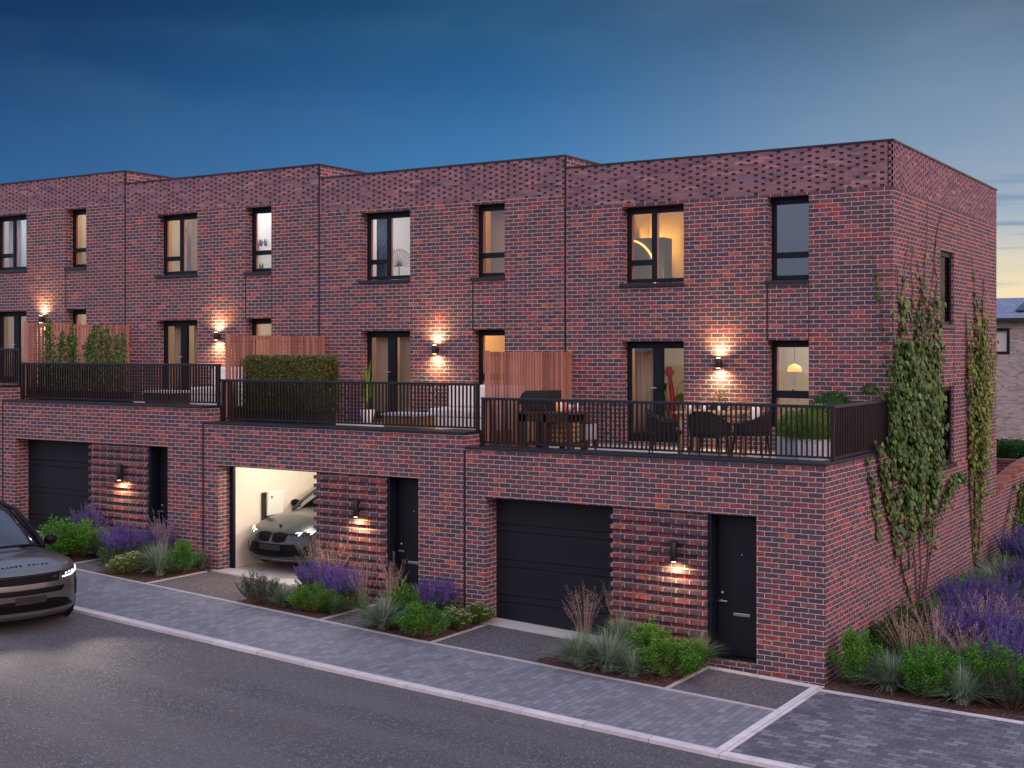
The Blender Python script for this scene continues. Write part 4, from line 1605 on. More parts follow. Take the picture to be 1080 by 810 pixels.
# outdoor kitchen with barbecue
def kitchen():
    Yk = .82
    a = at_y(547, 440, Yk).x
    b_ = at_y(601, 440, Yk).x
    c = at_y(575, 433, Yk)
    zt = at_y(575, 434, Yk).z
    e = empty('outdoor_kitchen', ((a + b_) / 2, Yk + .3, zd1), 'brown timber counter with open shelves on the nearest terrace', 'outdoor counter')
    MB().box(a - .03, b_ + .03, Yk - .02, Yk + .64, zt - .05, zt).build('counter_top', M['dark_wood'], e, .006)
    MB().box(a, b_, Yk + .02, Yk + .62, zd1 + .14, zd1 + .18).build('shelf', M['dark_wood'], e, .004)
    MB().box(a, b_, Yk, Yk + .03, zt - .18, zt - .055).build('apron', M['dark_wood'], e)
    w = (b_ - a)
    for xx, ww in ((a, .14), (a + w * .47, .09), (b_ - .07, .07)):
        for yy in (Yk, Yk + .56):
            MB().box(xx, xx + ww, yy, yy + .06, zd1, zt - .051).build('leg', M['dark_wood'], e, .004)
    MB().box(a + .14, b_ - .07, Yk + .60, Yk + .62, zd1 + .2, zt - .06).build('back_panel', M['dark_wood'], e)
    # barbecue
    g = empty('barbecue', (a + .30, Yk + .32, zt), 'black barbecue with its rounded hood raised on the timber counter', 'barbecue')
    MB().box(a + .02, a + w * .50, Yk + .04, Yk + .58, zt + .001, zt + .11).build('firebox', M['black'], g, .02)
    hood = MB()
    pts = []
    x0h, x1h = a - .02, a + w * .50
    hh = .34
    prof = [(x0h, zt + .112)] + [(x0h + .17 - .17 * math.cos(t_), zt + .14 + (hh - .14) * math.sin(t_)) for t_ in [PI / 2 * i / 7 for i in range(8)]] + [(x1h, zt + hh), (x1h, zt + .112)]
    n_ = len(prof)
    vs = [(q[0], Yk + .06, q[1]) for q in prof] + [(q[0], Yk + .58, q[1]) for q in prof]
    fs = [tuple(range(n_)), tuple(reversed(range(n_, 2 * n_)))] + [(i, (i + 1) % n_, n_ + (i + 1) % n_, n_ + i) for i in range(n_)]
    hood.add(vs, fs)
    hood.build('hood', M['black'], g, .006)
    MB().tube([(x0h + .12, Yk + .02, zt + .2), (x1h - .05, Yk + .02, zt + .2)], .012, 8).tube([(x0h + .14, Yk + .02, zt + .2), (x0h + .14, Yk + .07, zt + .2)], .008, 6).tube([(x1h - .07, Yk + .02, zt + .2), (x1h - .07, Yk + .07, zt + .2)], .008, 6).build('handle', M['steel'], g)
    # logs
    rr = random.Random(3)
    for i in range(16):
        xx = a + w * .53 + .05 + (i % 4) * .105
        if xx > b_ - .11:
            xx = b_ - .12
        zz = zd1 + .225 + (i // 4) * .085
        o = MB().lathe([(.042, 0), (.045, .01), (.045, .40), (.042, .41)], (0, 0, 0), 9, axis='y').build('firewood_log', M['log'])
        o.location = (xx + rr.uniform(-.008, .008), Yk + .10, zz)
        tag(o, 'split log in the firewood pile under the timber counter', 'firewood', 'firewood logs on the counter shelf')
    # bottles on counter
    for i, (dx, colr, lb) in enumerate([(.10, (.75, .30, .05), 'amber bottle on the timber counter, first beside the barbecue'), (.19, (.70, .66, .55), 'pale bottle on the timber counter beside the amber one'),
                                        (.28, (.55, .10, .05), 'red sauce bottle on the timber counter under the spiky plant')]):
        o = MB().lathe([(.032, 0), (.034, .01), (.034, .12), (.013, .16), (.013, .20)], (0, 0, 0), 14).build('bottle', simple('bottle glass %d' % i, colr, .2))
        o.location = (a + w * .55 + dx, Yk + .16, zt)
        tag(o, lb, 'bottle')
    x = a + w * .80
    pp = empty('potted_succulent', (x, Yk + .35, zt), 'small spiky silver plant in a pot on the timber counter', 'potted plant')
    MB().lathe([(.05, 0), (.065, .10), (.06, .11)], (x, Yk + .35, zt), 16).build('pot', pot, pp)
    mb = MB()
    for i in range(50):
        blade(mb, Vector((x, Yk + .35, zt + .1)), ru(0, 6.28), ru(.08, .17), ru(.02, .12), .018, 0, 3)
    mb.build('leaves', L['grass'], pp)
    # candle on counter
    o = MB().lathe([(.028, 0), (.028, .14), (.004, .145), (.004, .16)], (0, 0, 0), 14).build('candle', M['cushion'])
    o.location = (b_ - .04, Yk + .3, zt)
    tag(o, 'cream candle at the right end of the timber counter', 'candle')
    # cool box right of the counter
    xx = at_y(611, 450, Yk + .5).x
    Yk += .35
    c = empty('wicker_hamper', (xx, Yk + .35, zd1), 'pale hamper with dark straps standing right of the counter', 'hamper')
    MB().box(xx - .16, xx + .16, Yk + .15, Yk + .5, zd1 + .22, zd1 + .50).build('body', simple('wicker', (.36, .33, .33), .9), c, .02)
    MB().box(xx - .17, xx + .17, Yk + .14, Yk + .51, zd1 + .505, zd1 + .54).build('lid', M['dark_wood'], c, .01)
    for s in (-.10, .07):
        MB().box(xx + s, xx + s + .03, Yk + .135, Yk + .145, zd1 + .22, zd1 + .50).build('strap', M['black'], c)
    for sx in (-.15, .12):
        for sy in (.16, .46):
            MB().box(xx + sx, xx + sx + .03, Yk + sy, Yk + sy + .03, zd1, zd1 + .219).build('leg', M['dark_wood'], c)


kitchen()


# dining table and chairs
def dining():
    Yt = 1.9
    a = at_y(709, 444, Yt - .4).x
    b_ = at_y(768, 446, Yt - .4).x + .10
    zt = zd1 + .74
    e = empty('dining_table', ((a + b_) / 2, Yt, zd1), 'teak topped outdoor dining table between the black chairs', 'table')
    MB().box(a, b_, Yt - .42, Yt + .42, zt - .035, zt).build('table_top', M['teak'], e, .006)
    for xx in (a + .08, b_ - .14):
        for yy in (Yt - .36, Yt + .30):
            MB().box(xx, xx + .06, yy, yy + .06, zd1, zt - .036).build('leg', M['teak'], e, .004)
    c0 = empty('terrace_chair', (0, 0, 0), None, 'chair', 'black woven terrace chairs')
    seat = MB().box(-.26, .26, -.25, .27, .38, .43)
    seat.build('seat', M['matt_black'], c0, .02)
    MB().box(-.23, .23, -.21, .25, .432, .48).build('seat_cushion', simple('grey cushion', (.20, .20, .22), .9), c0, .018, 3)
    bk = MB()
    pts = [(-.29, .20), (-.30, -.02), (-.25, -.22), (-.12, -.30), (.12, -.30), (.25, -.22), (.30, -.02), (.29, .20)]
    hs = [.58, .60, .70, .78, .78, .70, .60, .58]
    for i in range(len(pts) - 1):
        (x0, y0), (x1, y1) = pts[i], pts[i + 1]
        vs = [(x0, y0, .43), (x1, y1, .43), (x1 * 1.05, y1 * 1.05, hs[i + 1]), (x0 * 1.05, y0 * 1.05, hs[i])]
        bk.add(vs, [(0, 1, 2, 3)])
    b = bk.build('backrest', M['matt_black'], c0)
    sd = b.modifiers.new('thick', 'SOLIDIFY')
    sd.thickness = .022
    MB().tube([(p_[0] * 1.05, p_[1] * 1.05, hs[i]) for i, p_ in enumerate(pts)], .016, 6).build('back_frame', M['matt_black'], c0)
    for sx in (-1, 1):
        for sy in (-1, 1):
            MB().tube([(sx * .22, sy * .21, .39), (sx * .26, sy * .25, 0)], [.018, .012], 8).build('leg', M['matt_black'], c0)
    # chair's back is towards -y
    spots = [(at_y(702, 455, 1.35).x, 1.35, R(-70), 'black woven chair at the left end of the teak table'),
             (at_y(748, 455, 1.15).x, 1.15, R(4), 'black woven chair with its back to the railing'),
             (at_y(792, 455, 1.75).x, 1.75, R(98), 'black woven chair right of the table facing left, with a pale cushion'),
             ((a + b_) / 2 - .35, 2.62, R(180), 'black woven chair on the wall side of the teak table')]
    for i, (x, y, rz, lb) in enumerate(spots):
        o = c0 if i == 0 else copy_tree(c0)
        o.location = (x, y, zd1)
        o.rotation_euler = (0, 0, rz)
        o['label'] = lb
    o = MB().box(-.19, .19, -.05, .05, 0, .36).build('scatter_cushion', M['cushion'], None, .045, 4)
    o.location = (spots[2][0] + .13, spots[2][1], zd1 + .49)
    o.rotation_euler = (R(-12), 0, R(98))
    tag(o, 'pale cushion on the chair right of the teak table', 'cushion')
    for dx, dy, colr, hh, lb in ((-.38, -.1, (.65, .68, .7), .11, 'clear tumbler at the left end of the teak table'), (-.22, .12, (.6, .2, .22), .16, 'pink jug on the teak table'),
                                 (-.10, -.15, (.65, .68, .7), .11, 'clear tumbler in the middle of the teak table')):
        o = MB().lathe([(.035, 0), (.045, hh * .5), (.042, hh)], (0, 0, 0), 16).build('tumbler', simple('tableware', colr, .2))
        o.location = ((a + b_) / 2 + dx, Yt + dy, zt)
        tag(o, lb, 'tableware')
    x = (a + b_) / 2 + .12
    v = empty('vase_of_flowers', (x, Yt, zt), 'small vase of yellow flowers on the teak table', 'vase')
    MB().lathe([(.035, 0), (.05, .05), (.022, .12), (.028, .14)], (x, Yt, zt), 16).build('vase', M['white'], v)
    mb = MB()
    for i in range(90):
        q = Vector((x + ru(-.08, .08), Yt + ru(-.08, .08), zt + ru(.14, .32)))
        leaf(mb, q, Vector((ru(-1, 1), ru(-1, 1), ru(0, 1))), ru(.025, .05), .6, 1 if rnd.random() < .35 else 0)
    mb.build('flowers', [L['box'], simple('yellow petals', (.75, .5, .05), .7)], v)


dining()

# ================================================================== THINGS SEEN THROUGH THE WINDOWS
def curtain(x0, x1, y, z0, z1, mat, label, folds=9, cat='curtain'):
    mb = MB()
    n = folds * 6
    vs = []
    for i in range(n + 1):
        x = x0 + (x1 - x0) * i / n
        yy = y + .028 * math.sin(i / 6 * 2 * PI) + .008 * math.sin(i * 1.7)
        vs += [(x, yy, z0), (x, yy, z1)]
    mb.add(vs, [(2 * i, 2 * i + 2, 2 * i + 3, 2 * i + 1) for i in range(n)], 0, True)
    o = mb.build('curtain' if cat == 'curtain' else 'roller_blind', mat)
    s = o.modifiers.new('thick', 'SOLIDIFY')
    s.thickness = .006
    top(o, ((x0 + x1) / 2, y, z0))
    tag(o, label, cat)
    return o


def blind(x0, x1, y, z0, z1, mat, label):
    mb = MB()
    n = int((z1 - z0) / .045)
    for i in range(n):
        z = z0 + i * .045
        mb.add([(x0, y, z), (x1, y, z), (x1, y + .012, z + .044), (x0, y + .012, z + .044)], [(0, 1, 2, 3)])
    mb.box(x0, x1, y - .01, y + .03, z1, z1 + .05)
    o = mb.build('window_blind', mat)
    s = o.modifiers.new('thick', 'SOLIDIFY')
    s.thickness = .003
    top(o, ((x0 + x1) / 2, y, z0))
    tag(o, label, 'blind')
    return o


YI = D + .42
# nearest house
o = MB().box(-2.14, -1.44, YI, YI + .01, 5.9, 7.33).build('roller_blind', M['sky_tint_blind'])
top(o, (-1.79, YI, 5.9))
tag(o, 'blind coloured with reflected sky blue behind the dark upper window', 'blind')
# wardrobe and mirror lit from behind
wx0 = at_y(663, 260, D + 2.3).x
wx1 = at_y(702, 260, D + 2.3).x
wz = at_y(690, 251, D + 2.3).z
e = empty('tall_cabinet', ((wx0 + wx1) / 2, D + 2.4, 5.55), 'tall grey green cabinet lit from behind in the upper left window', 'cabinet')
MB().box(wx0 - .5, wx1, D + 2.2, D + 2.6, 5.56, wz).build('carcass', simple('grey green lacquer', (.10, .14, .13), .35), e, .01)
MB().box(wx0 - .4, wx1 - .1, D + 2.62, D + 2.66, wz - .10, wz - .06).build('light_strip', emit('strip glow', (1.0, .62, .18), 30), e)
mb = MB()
cxr, czr = wx0 + .05, wz - .75
mb.tube([(cxr + .62 * math.cos(t_), D + 2.17, czr + .72 * math.sin(t_)) for t_ in [2 * PI * i / 40 for i in range(41)]], .022, 6, 0, False)
o = mb.build('round_mirror_rim', emit('mirror ring light', (1.0, .55, .15), 1.6))
top(o, (cxr, D + 2.17, czr - .72))
o.name = 'mirror_ring'
tag(o, 'thin glowing golden ring on the front of the tall cabinet', 'mirror')
curtain(-4.94, -4.42, YI + .05, 3.02, 4.80, M['tan'], 'beige curtain gathered at the left of the nearest terrace door', 6)
curtain(-4.15, -3.80, YI + .55, 3.02, 4.80, simple('grey voile', (.42, .40, .36), .9), 'grey curtain behind the red ornament', 5)


def bigleaf(x, y, z, h, label):
    global rnd
    rnd = random.Random(9)
    e = empty('house_plant', (x, y, z), label, 'potted plant')
    MB().lathe([(.13, 0), (.17, .30), (.16, .31)], (x, y, z), 20).build('pot', M['white'], e)
    mb, ms = MB(), MB()
    for i in range(15):
        a = ru(0, 6.28)
        tp = Vector((x + math.cos(a) * ru(.1, .34), y + math.sin(a) * ru(.1, .3), z + h * ru(.45, 1)))
        ms.tube([(x, y, z + .28), tp], [.010, .005], 5, 0, False)
        leaf(mb, tp, Vector((math.cos(a), math.sin(a), ru(-.1, .9))), ru(.24, .38), .55, 0, .08)
    mb.build('leaves', L['box'], e)
    ms.build('stems', L['gstem'], e)


bigleaf(-4.38, D + .85, 2.96, 1.15, 'broad leaved house plant behind the nearest terrace door')
rx = at_y(706, 395, D + .6)
rb = at_y(711, 445, D + .6)
e = empty('red_ornament', (rb.x, D + .60, 2.96), 'tall red flower shaped ornament behind the nearest terrace door', 'ornament')
rx = at_y(706, 395, D + .6)
MB().lathe([(.09, 0), (.09, .02)], (rb.x, D + .6, 2.96), 18).build('base', M['red_glass'], e)
MB().tube([(rb.x, D + .6, 2.97), (rb.x, D + .6, 3.5), (rx.x + .04, D + .6, rx.z - .25), (rx.x, D + .6, rx.z)], [.05, .055, .045, .03], 10).build('stem', M['red_glass'], e)
mb = MB()
for i in range(6):
    a = i * PI / 3
    mb.ellipsoid((rx.x + .055 * math.cos(a), D + .6, rx.z + .05 + .055 * math.sin(a)), .045, .03, .045, 10)
mb.ellipsoid((rx.x, D + .595, rx.z + .05), .05, .035, .05, 10)
mb.build('flower_head', M['red_glass'], e)
# narrow window, first floor: lamp and sprig
lp = at_y(838, 389, D + 1.5)
e = empty('pendant_lamp', (lp.x, D + 1.5, lp.z), 'glowing orange pendant lamp in the narrow terrace window', 'lamp')
MB().lathe([(.02, .09), (.11, .04), (.13, -.04), (.12, -.05)], (lp.x, D + 1.5, lp.z), 22).build('lamp_shade', emit('orange shade', (1.0, .45, .12), 1.3), e)
MB().tube([(lp.x, D + 1.5, lp.z + .08), (lp.x, D + 1.5, 5.29)], .005, 5).build('cord', M['black'], e)
e = empty('vase_with_twig', (-1.86, YI + .02, 3.96), 'small dark vase with a white twig on the narrow window ledge', 'vase')
MB().box(-2.12, -1.46, YI - .04, YI + .12, 3.90, 3.955).build('ledge', M['frame'], e)
MB().lathe([(.02, 0), (.035, .03), (.012, .08), (.015, .09)], (-1.86, YI + .03, 3.956), 14).build('vase', M['black'], e)
mb = MB()
for i in range(9):
    a = ru(-.6, .6)
    q0 = Vector((-1.86, YI + .03, 4.04))
    q1 = q0 + Vector((math.sin(a) * .13, 0, .10 + math.cos(a) * .18))
    mb.tube([q0, q1], .003, 4, 0, False)
    for j in range(7):
        leaf(mb, q0.lerp(q1, .3 + j / 10), Vector((ru(-1, 1), ru(-1, 1), 1)), .03, .6)
mb.build('twig', M['white'], e)

# second house
p = at_y(421, 280, D + .9)
e = empty('fan_palm_ornament', (p.x, D + .9, 5.8), 'thin radiating wire flower in the second house upper window', 'ornament')
mb = MB()
for i in range(17):
    a = PI * i / 16
    q1 = Vector((p.x + .34 * math.cos(a), D + .9, p.z - .02 + .36 * math.sin(a)))
    mb.tube([(p.x, D + .9, p.z - .02), q1], .007, 4, 0, False)
    mb.ellipsoid(q1, .02, .02, .02, 6)
mb.tube([(p.x, D + .9, 5.80), (p.x, D + .9, p.z)], .012, 6)
mb.build('fan', simple('silver wire', (.30, .32, .34), .5), e)
MB().lathe([(.10, 0), (.10, .02)], (p.x, D + .9, 5.79), 18).build('foot', M['steel'], e)
curtain(-11.04, -10.66, YI + .04, 6.0, 7.8, simple('blue curtain', (.12, .20, .30), .9), 'blue curtain at the left of the second house upper window', 4)
o = MB().box(-8.26, -7.55, YI + .2, YI + .21, 6.0, 7.72).build('roller_blind', M['ochre'])
top(o, (-7.9, YI + .2, 6.0))
tag(o, 'ochre blind behind the second house narrow upper window', 'blind')
blind(-11.05, -10.5, YI + .03, 3.3, 5.02, M['tan'], 'tan slatted blind on the left leaf of the second terrace door')
blind(-10.42, -9.86, YI + .03, 3.3, 5.02, M['tan'], 'tan slatted blind on the right leaf of the second terrace door')
# third house: shower room
e = empty('shower', (-16.35, D + 1.6, 6.1), 'chrome shower rail on the tiled wall of the third house upper window', 'shower')
sx = at_y(196, 245, D + 1.6)
MB().tube([(sx.x, D + 1.6, sx.z + .15), (sx.x, D + 1.6, sx.z - .75)], .012, 8).build('rail', M['steel'], e)
MB().tube([(sx.x, D + 1.58, sx.z + .12), (sx.x - .08, D + 1.50, sx.z + .08)], [.012, .045], 12).build('shower_head', M['steel'], e)
MB().tube([(sx.x - .02, D + 1.57, sx.z + .05), (sx.x - .10, D + 1.55, sx.z - .5), (sx.x - .02, D + 1.58, sx.z - .7)], .006, 6).build('hose', M['steel'], e)
o = MB().box(-17.5, sx.x + .12, D + 1.66, D + 1.70, 6.1, 8.25).build('tiled_partition', brick_mat('cream wall tiles', [(0, (.62, .56, .46)), (1, (.70, .64, .54))], (.40, .36, .30), .30, .10, .003, streaky=False, stain=0, bumpd=.001))
top(o, (-17, D + 1.68, 6.1))
tag(o, 'cream tiled partition in the third house upper window', 'partition')
o = MB().box(sx.x + .16, sx.x + .55, D + 1.72, D + 2.1, 6.1, 7.62).build('bathroom_cupboard', simple('beige laminate', (.62, .54, .42), .5), None, .01)
top(o, (sx.x + .47, D + 1.5, 6.1))
tag(o, 'tall beige cupboard beside the shower in the third house', 'cupboard')
curtain(-17.10, -16.62, YI + .04, 3.5, 5.40, M['tan'], 'beige curtain on the left leaf of the third terrace door', 5)
curtain(-16.45, -16.02, YI + .04, 3.5, 5.40, M['tan'], 'beige curtain on the right leaf of the third terrace door', 5)
e = empty('shelf', (-14.0, D + 1.2, 7.0), 'white shelf with glassware in the third house narrow window', 'shelf')
q = at_y(276, 257, D + 1.2)
MB().box(-14.33, -13.2, D + 1.0, D + 1.3, q.z - .10, q.z - .07).build('board', M['white'], e)
for i in range(4):
    MB().lathe([(.03, 0), (.05, .10), (.04, .16)], (q.x - .25 + i * .14, D + 1.15, q.z - .069), 12).build('glass_vessel', simple('smoky glass', (.25, .28, .32), .2), e)
palm(at_y(276, 283, D + .7).x, D + .7, 6.18, .36, 'small dark fern low in the third house narrow window', 18, None, .25)
# farthest house
curtain(-23.25, -22.75, YI + .04, 6.5, 8.1, simple('white curtain', (.62, .64, .68), .9), 'white curtain in the farthest upper window', 5)
o = MB().ellipsoid((0, 0, .5), .38, .1, .62, 20).build('arched_headboard', simple('olive velvet', (.22, .20, .10), .9))
o.location = (-21.95, D + 1.3, 6.6)
tag(o, 'rounded olive headboard in the farthest upper window', 'headboard')
o = MB().box(-20.4, -19.69, YI + .2, YI + .21, 6.7, 8.15).build('roller_blind', M['tan'])
top(o, (-20.0, YI + .2, 6.7))
tag(o, 'tan blind in the farthest narrow upper window', 'blind')

# ================================================================== CHARGER IN THE GARAGE
gw = -11.85 - .13
c0 = at_x(279, 520, gw)
c1 = at_x(301, 551, gw)
yc0, yc1 = at_x(276, 530, gw).y, at_x(294, 530, gw).y
zc1, zc0 = at_x(290, 516, gw).z, at_x(290, 545, gw).z
e = empty('car_charger', (gw, (yc0 + yc1) / 2, zc0), 'white wall charger with black back plate on the garage wall', 'charger')
MB().box(gw + .002, gw + .10, yc0 - .02, yc1 - .06, zc0 - .04, zc1 - .03).build('back_plate', M['black'], e, .01)
MB().add([(gw + .101, yc0 + .02, zc0 + .05), (gw + .101, yc1, zc0 + .05), (gw + .101, yc1, zc1), (gw + .101, yc0 + .02, zc1),
          (gw + .13, yc0 + .03, zc0 + .07), (gw + .13, yc1 - .01, zc0 + .07), (gw + .17, yc1 - .01, zc1 - .02), (gw + .17, yc0 + .03, zc1 - .02)],
         [(0, 3, 2, 1), (4, 5, 6, 7), (0, 1, 5, 4), (1, 2, 6, 5), (2, 3, 7, 6), (3, 0, 4, 7)]).build('cover', M['white'], e, .015, 3)
MB().box(gw + .166, gw + .176, yc0 + .10, yc0 + .13, zc1 - .14, zc1 - .10).build('indicator', M['black'], e)
MB().tube([(gw + .1, yc1 - .08, zc0 + .06), (gw + .12, yc1 - .08, zc0 - .18), (gw + .06, yc1 - .02, zc0 - .8)], .022, 8).build('cable', M['black'], e)

# ================================================================== CARS
def outline(f, r, w, n=26, pf=3.2, cut=.45):
    """left half plan outline from nose to tail: superellipse quarter at each end"""
    pts = []
    for i in range(n + 1):
        t = i / n * PI / 2
        x = f - cut * (1 - math.sin(PI / 2 - t) ** (2 / pf)) if False else f - cut + cut * math.cos(t) ** (2 / pf)
        y = w * math.sin(t) ** (2 / 2.2)
        pts.append((x, y))
    m = 18
    for i in range(1, m):
        pts.append((f - cut + (r + cut - (f - cut)) * i / m, w))
    for i in range(n + 1):
        t = PI / 2 - i / n * PI / 2
        pts.append((r + cut - cut * math.cos(t) ** (2 / pf), w * math.sin(t) ** (2 / 2.2)))
    return pts


def hull(levels, crown, mb, m=0, n=26, capm=None, cols=16, noslope=False):
    """levels: list of (z_front, z_rear, front x, rear x, half width, cut, waist)"""
    rings = []
    for (zf, zr, f, r, w, cut) in levels:
        half = outline(f, r, w, n, 2.6, cut)
        full = half + [(x, -y) for x, y in reversed(half[1:-1])]
        ring = []
        for x, y in full:
            t = (x - r) / (f - r)
            ring.append((x, y, zr + (zf - zr) * t))
        rings.append(ring)
    N = len(rings[0])
    vs = [p for rg in rings for p in rg]
    fs = []
    for i in range(len(rings) - 1):
        for j in range(N):
            fs.append((i * N + j, (i + 1) * N + j, (i + 1) * N + (j + 1) % N, i * N + (j + 1) % N))
    mb.add(vs, fs, m, True)
    zf, zr, f, r, w, cut = levels[-1]
    half = outline(f, r, w, n, 2.6, cut)
    vs, fs = [], []
    for (x, y) in half:
        t = (x - r) / (f - r)
        for j in range(cols + 1):
            s = -1 + 2 * j / cols
            lift = crown(x, s) * min(1, (y / w) ** 1.0 if w else 1)
            vs.append((x, y * s, zr + (zf - zr) * t + lift))
    for i in range(len(half) - 1):
        for j in range(cols):
            fs.append((i * (cols + 1) + j, i * (cols + 1) + j + 1, (i + 1) * (cols + 1) + j + 1, (i + 1) * (cols + 1) + j))
    mb.add(vs, fs, m if capm is None else capm, True)


def patch(bvh, ytop, ybot, nu, nv, off=.006, th=.012, direction=(-1, 0, 0), wrap=0.0):
    """strip on the nose: ytop / ybot are lists of (y, z), projected back onto the body"""
    def samp(lst, t):
        t = t * (len(lst) - 1)
        i = min(int(t), len(lst) - 2)
        a, b_ = lst[i], lst[i + 1]
        s = t - i
        return a[0] + (b_[0] - a[0]) * s, a[1] + (b_[1] - a[1]) * s
    mb = MB()
    vs, vo = [], []
    ok = True
    for i in range(nu + 1):
        a = samp(ytop, i / nu)
        b_ = samp(ybot, i / nu)
        for j in range(nv + 1):
            s = j / nv
            y, z = a[0] + (b_[0] - a[0]) * s, a[1] + (b_[1] - a[1]) * s
            hit, nrm, idx, dist = bvh.ray_cast(Vector((6, y, z)), Vector((-1, 0, 0)))
            if hit is None:
                hit, nrm = Vector((1.5, y, z)), Vector((1, 0, 0))
            if nrm.x < 0:
                nrm = -nrm
            vs.append(hit + nrm * off)
            vo.append(hit - nrm * th)
    n = len(vs)
    fs = []
    for i in range(nu):
        for j in range(nv):
            q = (i * (nv + 1) + j, i * (nv + 1) + j + 1, (i + 1) * (nv + 1) + j + 1, (i + 1) * (nv + 1) + j)
            fs.append(q)
    edge = [i * (nv + 1) for i in range(nu + 1)] + [nu * (nv + 1) + j for j in range(1, nv + 1)] + [i * (nv + 1) + nv for i in range(nu - 1, -1, -1)] + [j for j in range(nv - 1, 0, -1)]
    for i in range(len(edge)):
        a, b_ = edge[i], edge[(i + 1) % len(edge)]
        fs.append((a, b_, b_ + n, a + n))
    mb.add(vs + vo, fs, 0, False)
    return mb


def wheel(e, x, y, r, w, name='wheel'):
    s = 1 if y > 0 else -1
    wh = MB().lathe([(r - .07, -w / 2), (r - .02, -w / 2), (r, -w / 2 + .03), (r, w / 2 - .03), (r - .02, w / 2), (r - .07, w / 2)], (x, y - s * w / 2, r), 36, axis='y').build('wheel', M['rubber'], e)
    rm = MB()
    rm.lathe([(r - .07, 0), (r - .075, .012), (r - .10, .015)], (x, y - s * .03, r), 36, axis='y')
    for i in range(10):
        a = i * PI / 5
        p0 = Vector((x, y - s * .02, r))
        p1 = p0 + Vector((math.cos(a) * (r - .08), 0, math.sin(a) * (r - .08)))
        rm.tube([p0, p1], [.035, .018], 6)
    rm.build('rim', M['alloy'], wh)


M['rubber'] = simple('tyre rubber', (.018, .018, .02), .85)
M['alloy'] = simple('dark alloy', (.20, .20, .22), .3, .8)
M['suv_paint'] = simple('grey bronze car paint', (.10, .108, .105), .30, .6, .06, 2, 0, .7)
M['sedan_paint'] = simple('dark grey car paint', (.030, .038, .052), .30, .25, .05, 2, 0, .3, .4)
M['gloss_black'] = simple('gloss black trim', (.003, .003, .004), .45, 0, .05, 3, 0, 0, .14)
M['lamp_glass'] = simple('lamp housing', (.02, .025, .03), .2, .2, .05, 3, 0, .4)
DRL = emit('daytime lamp', (.92, .96, 1.0), 1.7)
M['lip'] = simple('grey bumper trim', (.10, .10, .105), .45, .4)
t = NT('honeycomb grille')
vz = t.new('ShaderNodeTexVoronoi')
vz.inputs['Scale'].default_value = 26
vz.feature = 'DISTANCE_TO_EDGE'
t.l.new(t.scale(t.obj(), (1, 1, 2.2)), vz.inputs['Vector'])
t.l.new(t.ramp(vz.outputs['Distance'], [(.04, (.012, .012, .013)), (.08, (.002, .002, .003))]), t.b.inputs['Base Color'])
t.b.inputs['Roughness'].default_value = .6
t.b.inputs['Specular IOR Level'].default_value = .08
M['grille'] = t.mat


def make_bvh(mb):
    return BVHTree.FromPolygons([Vector(v) for v in mb.v], mb.f, all_triangles=False)


def text_letters(word, size, depth, mat, parent, spacing=1.0):
    out = []
    return out


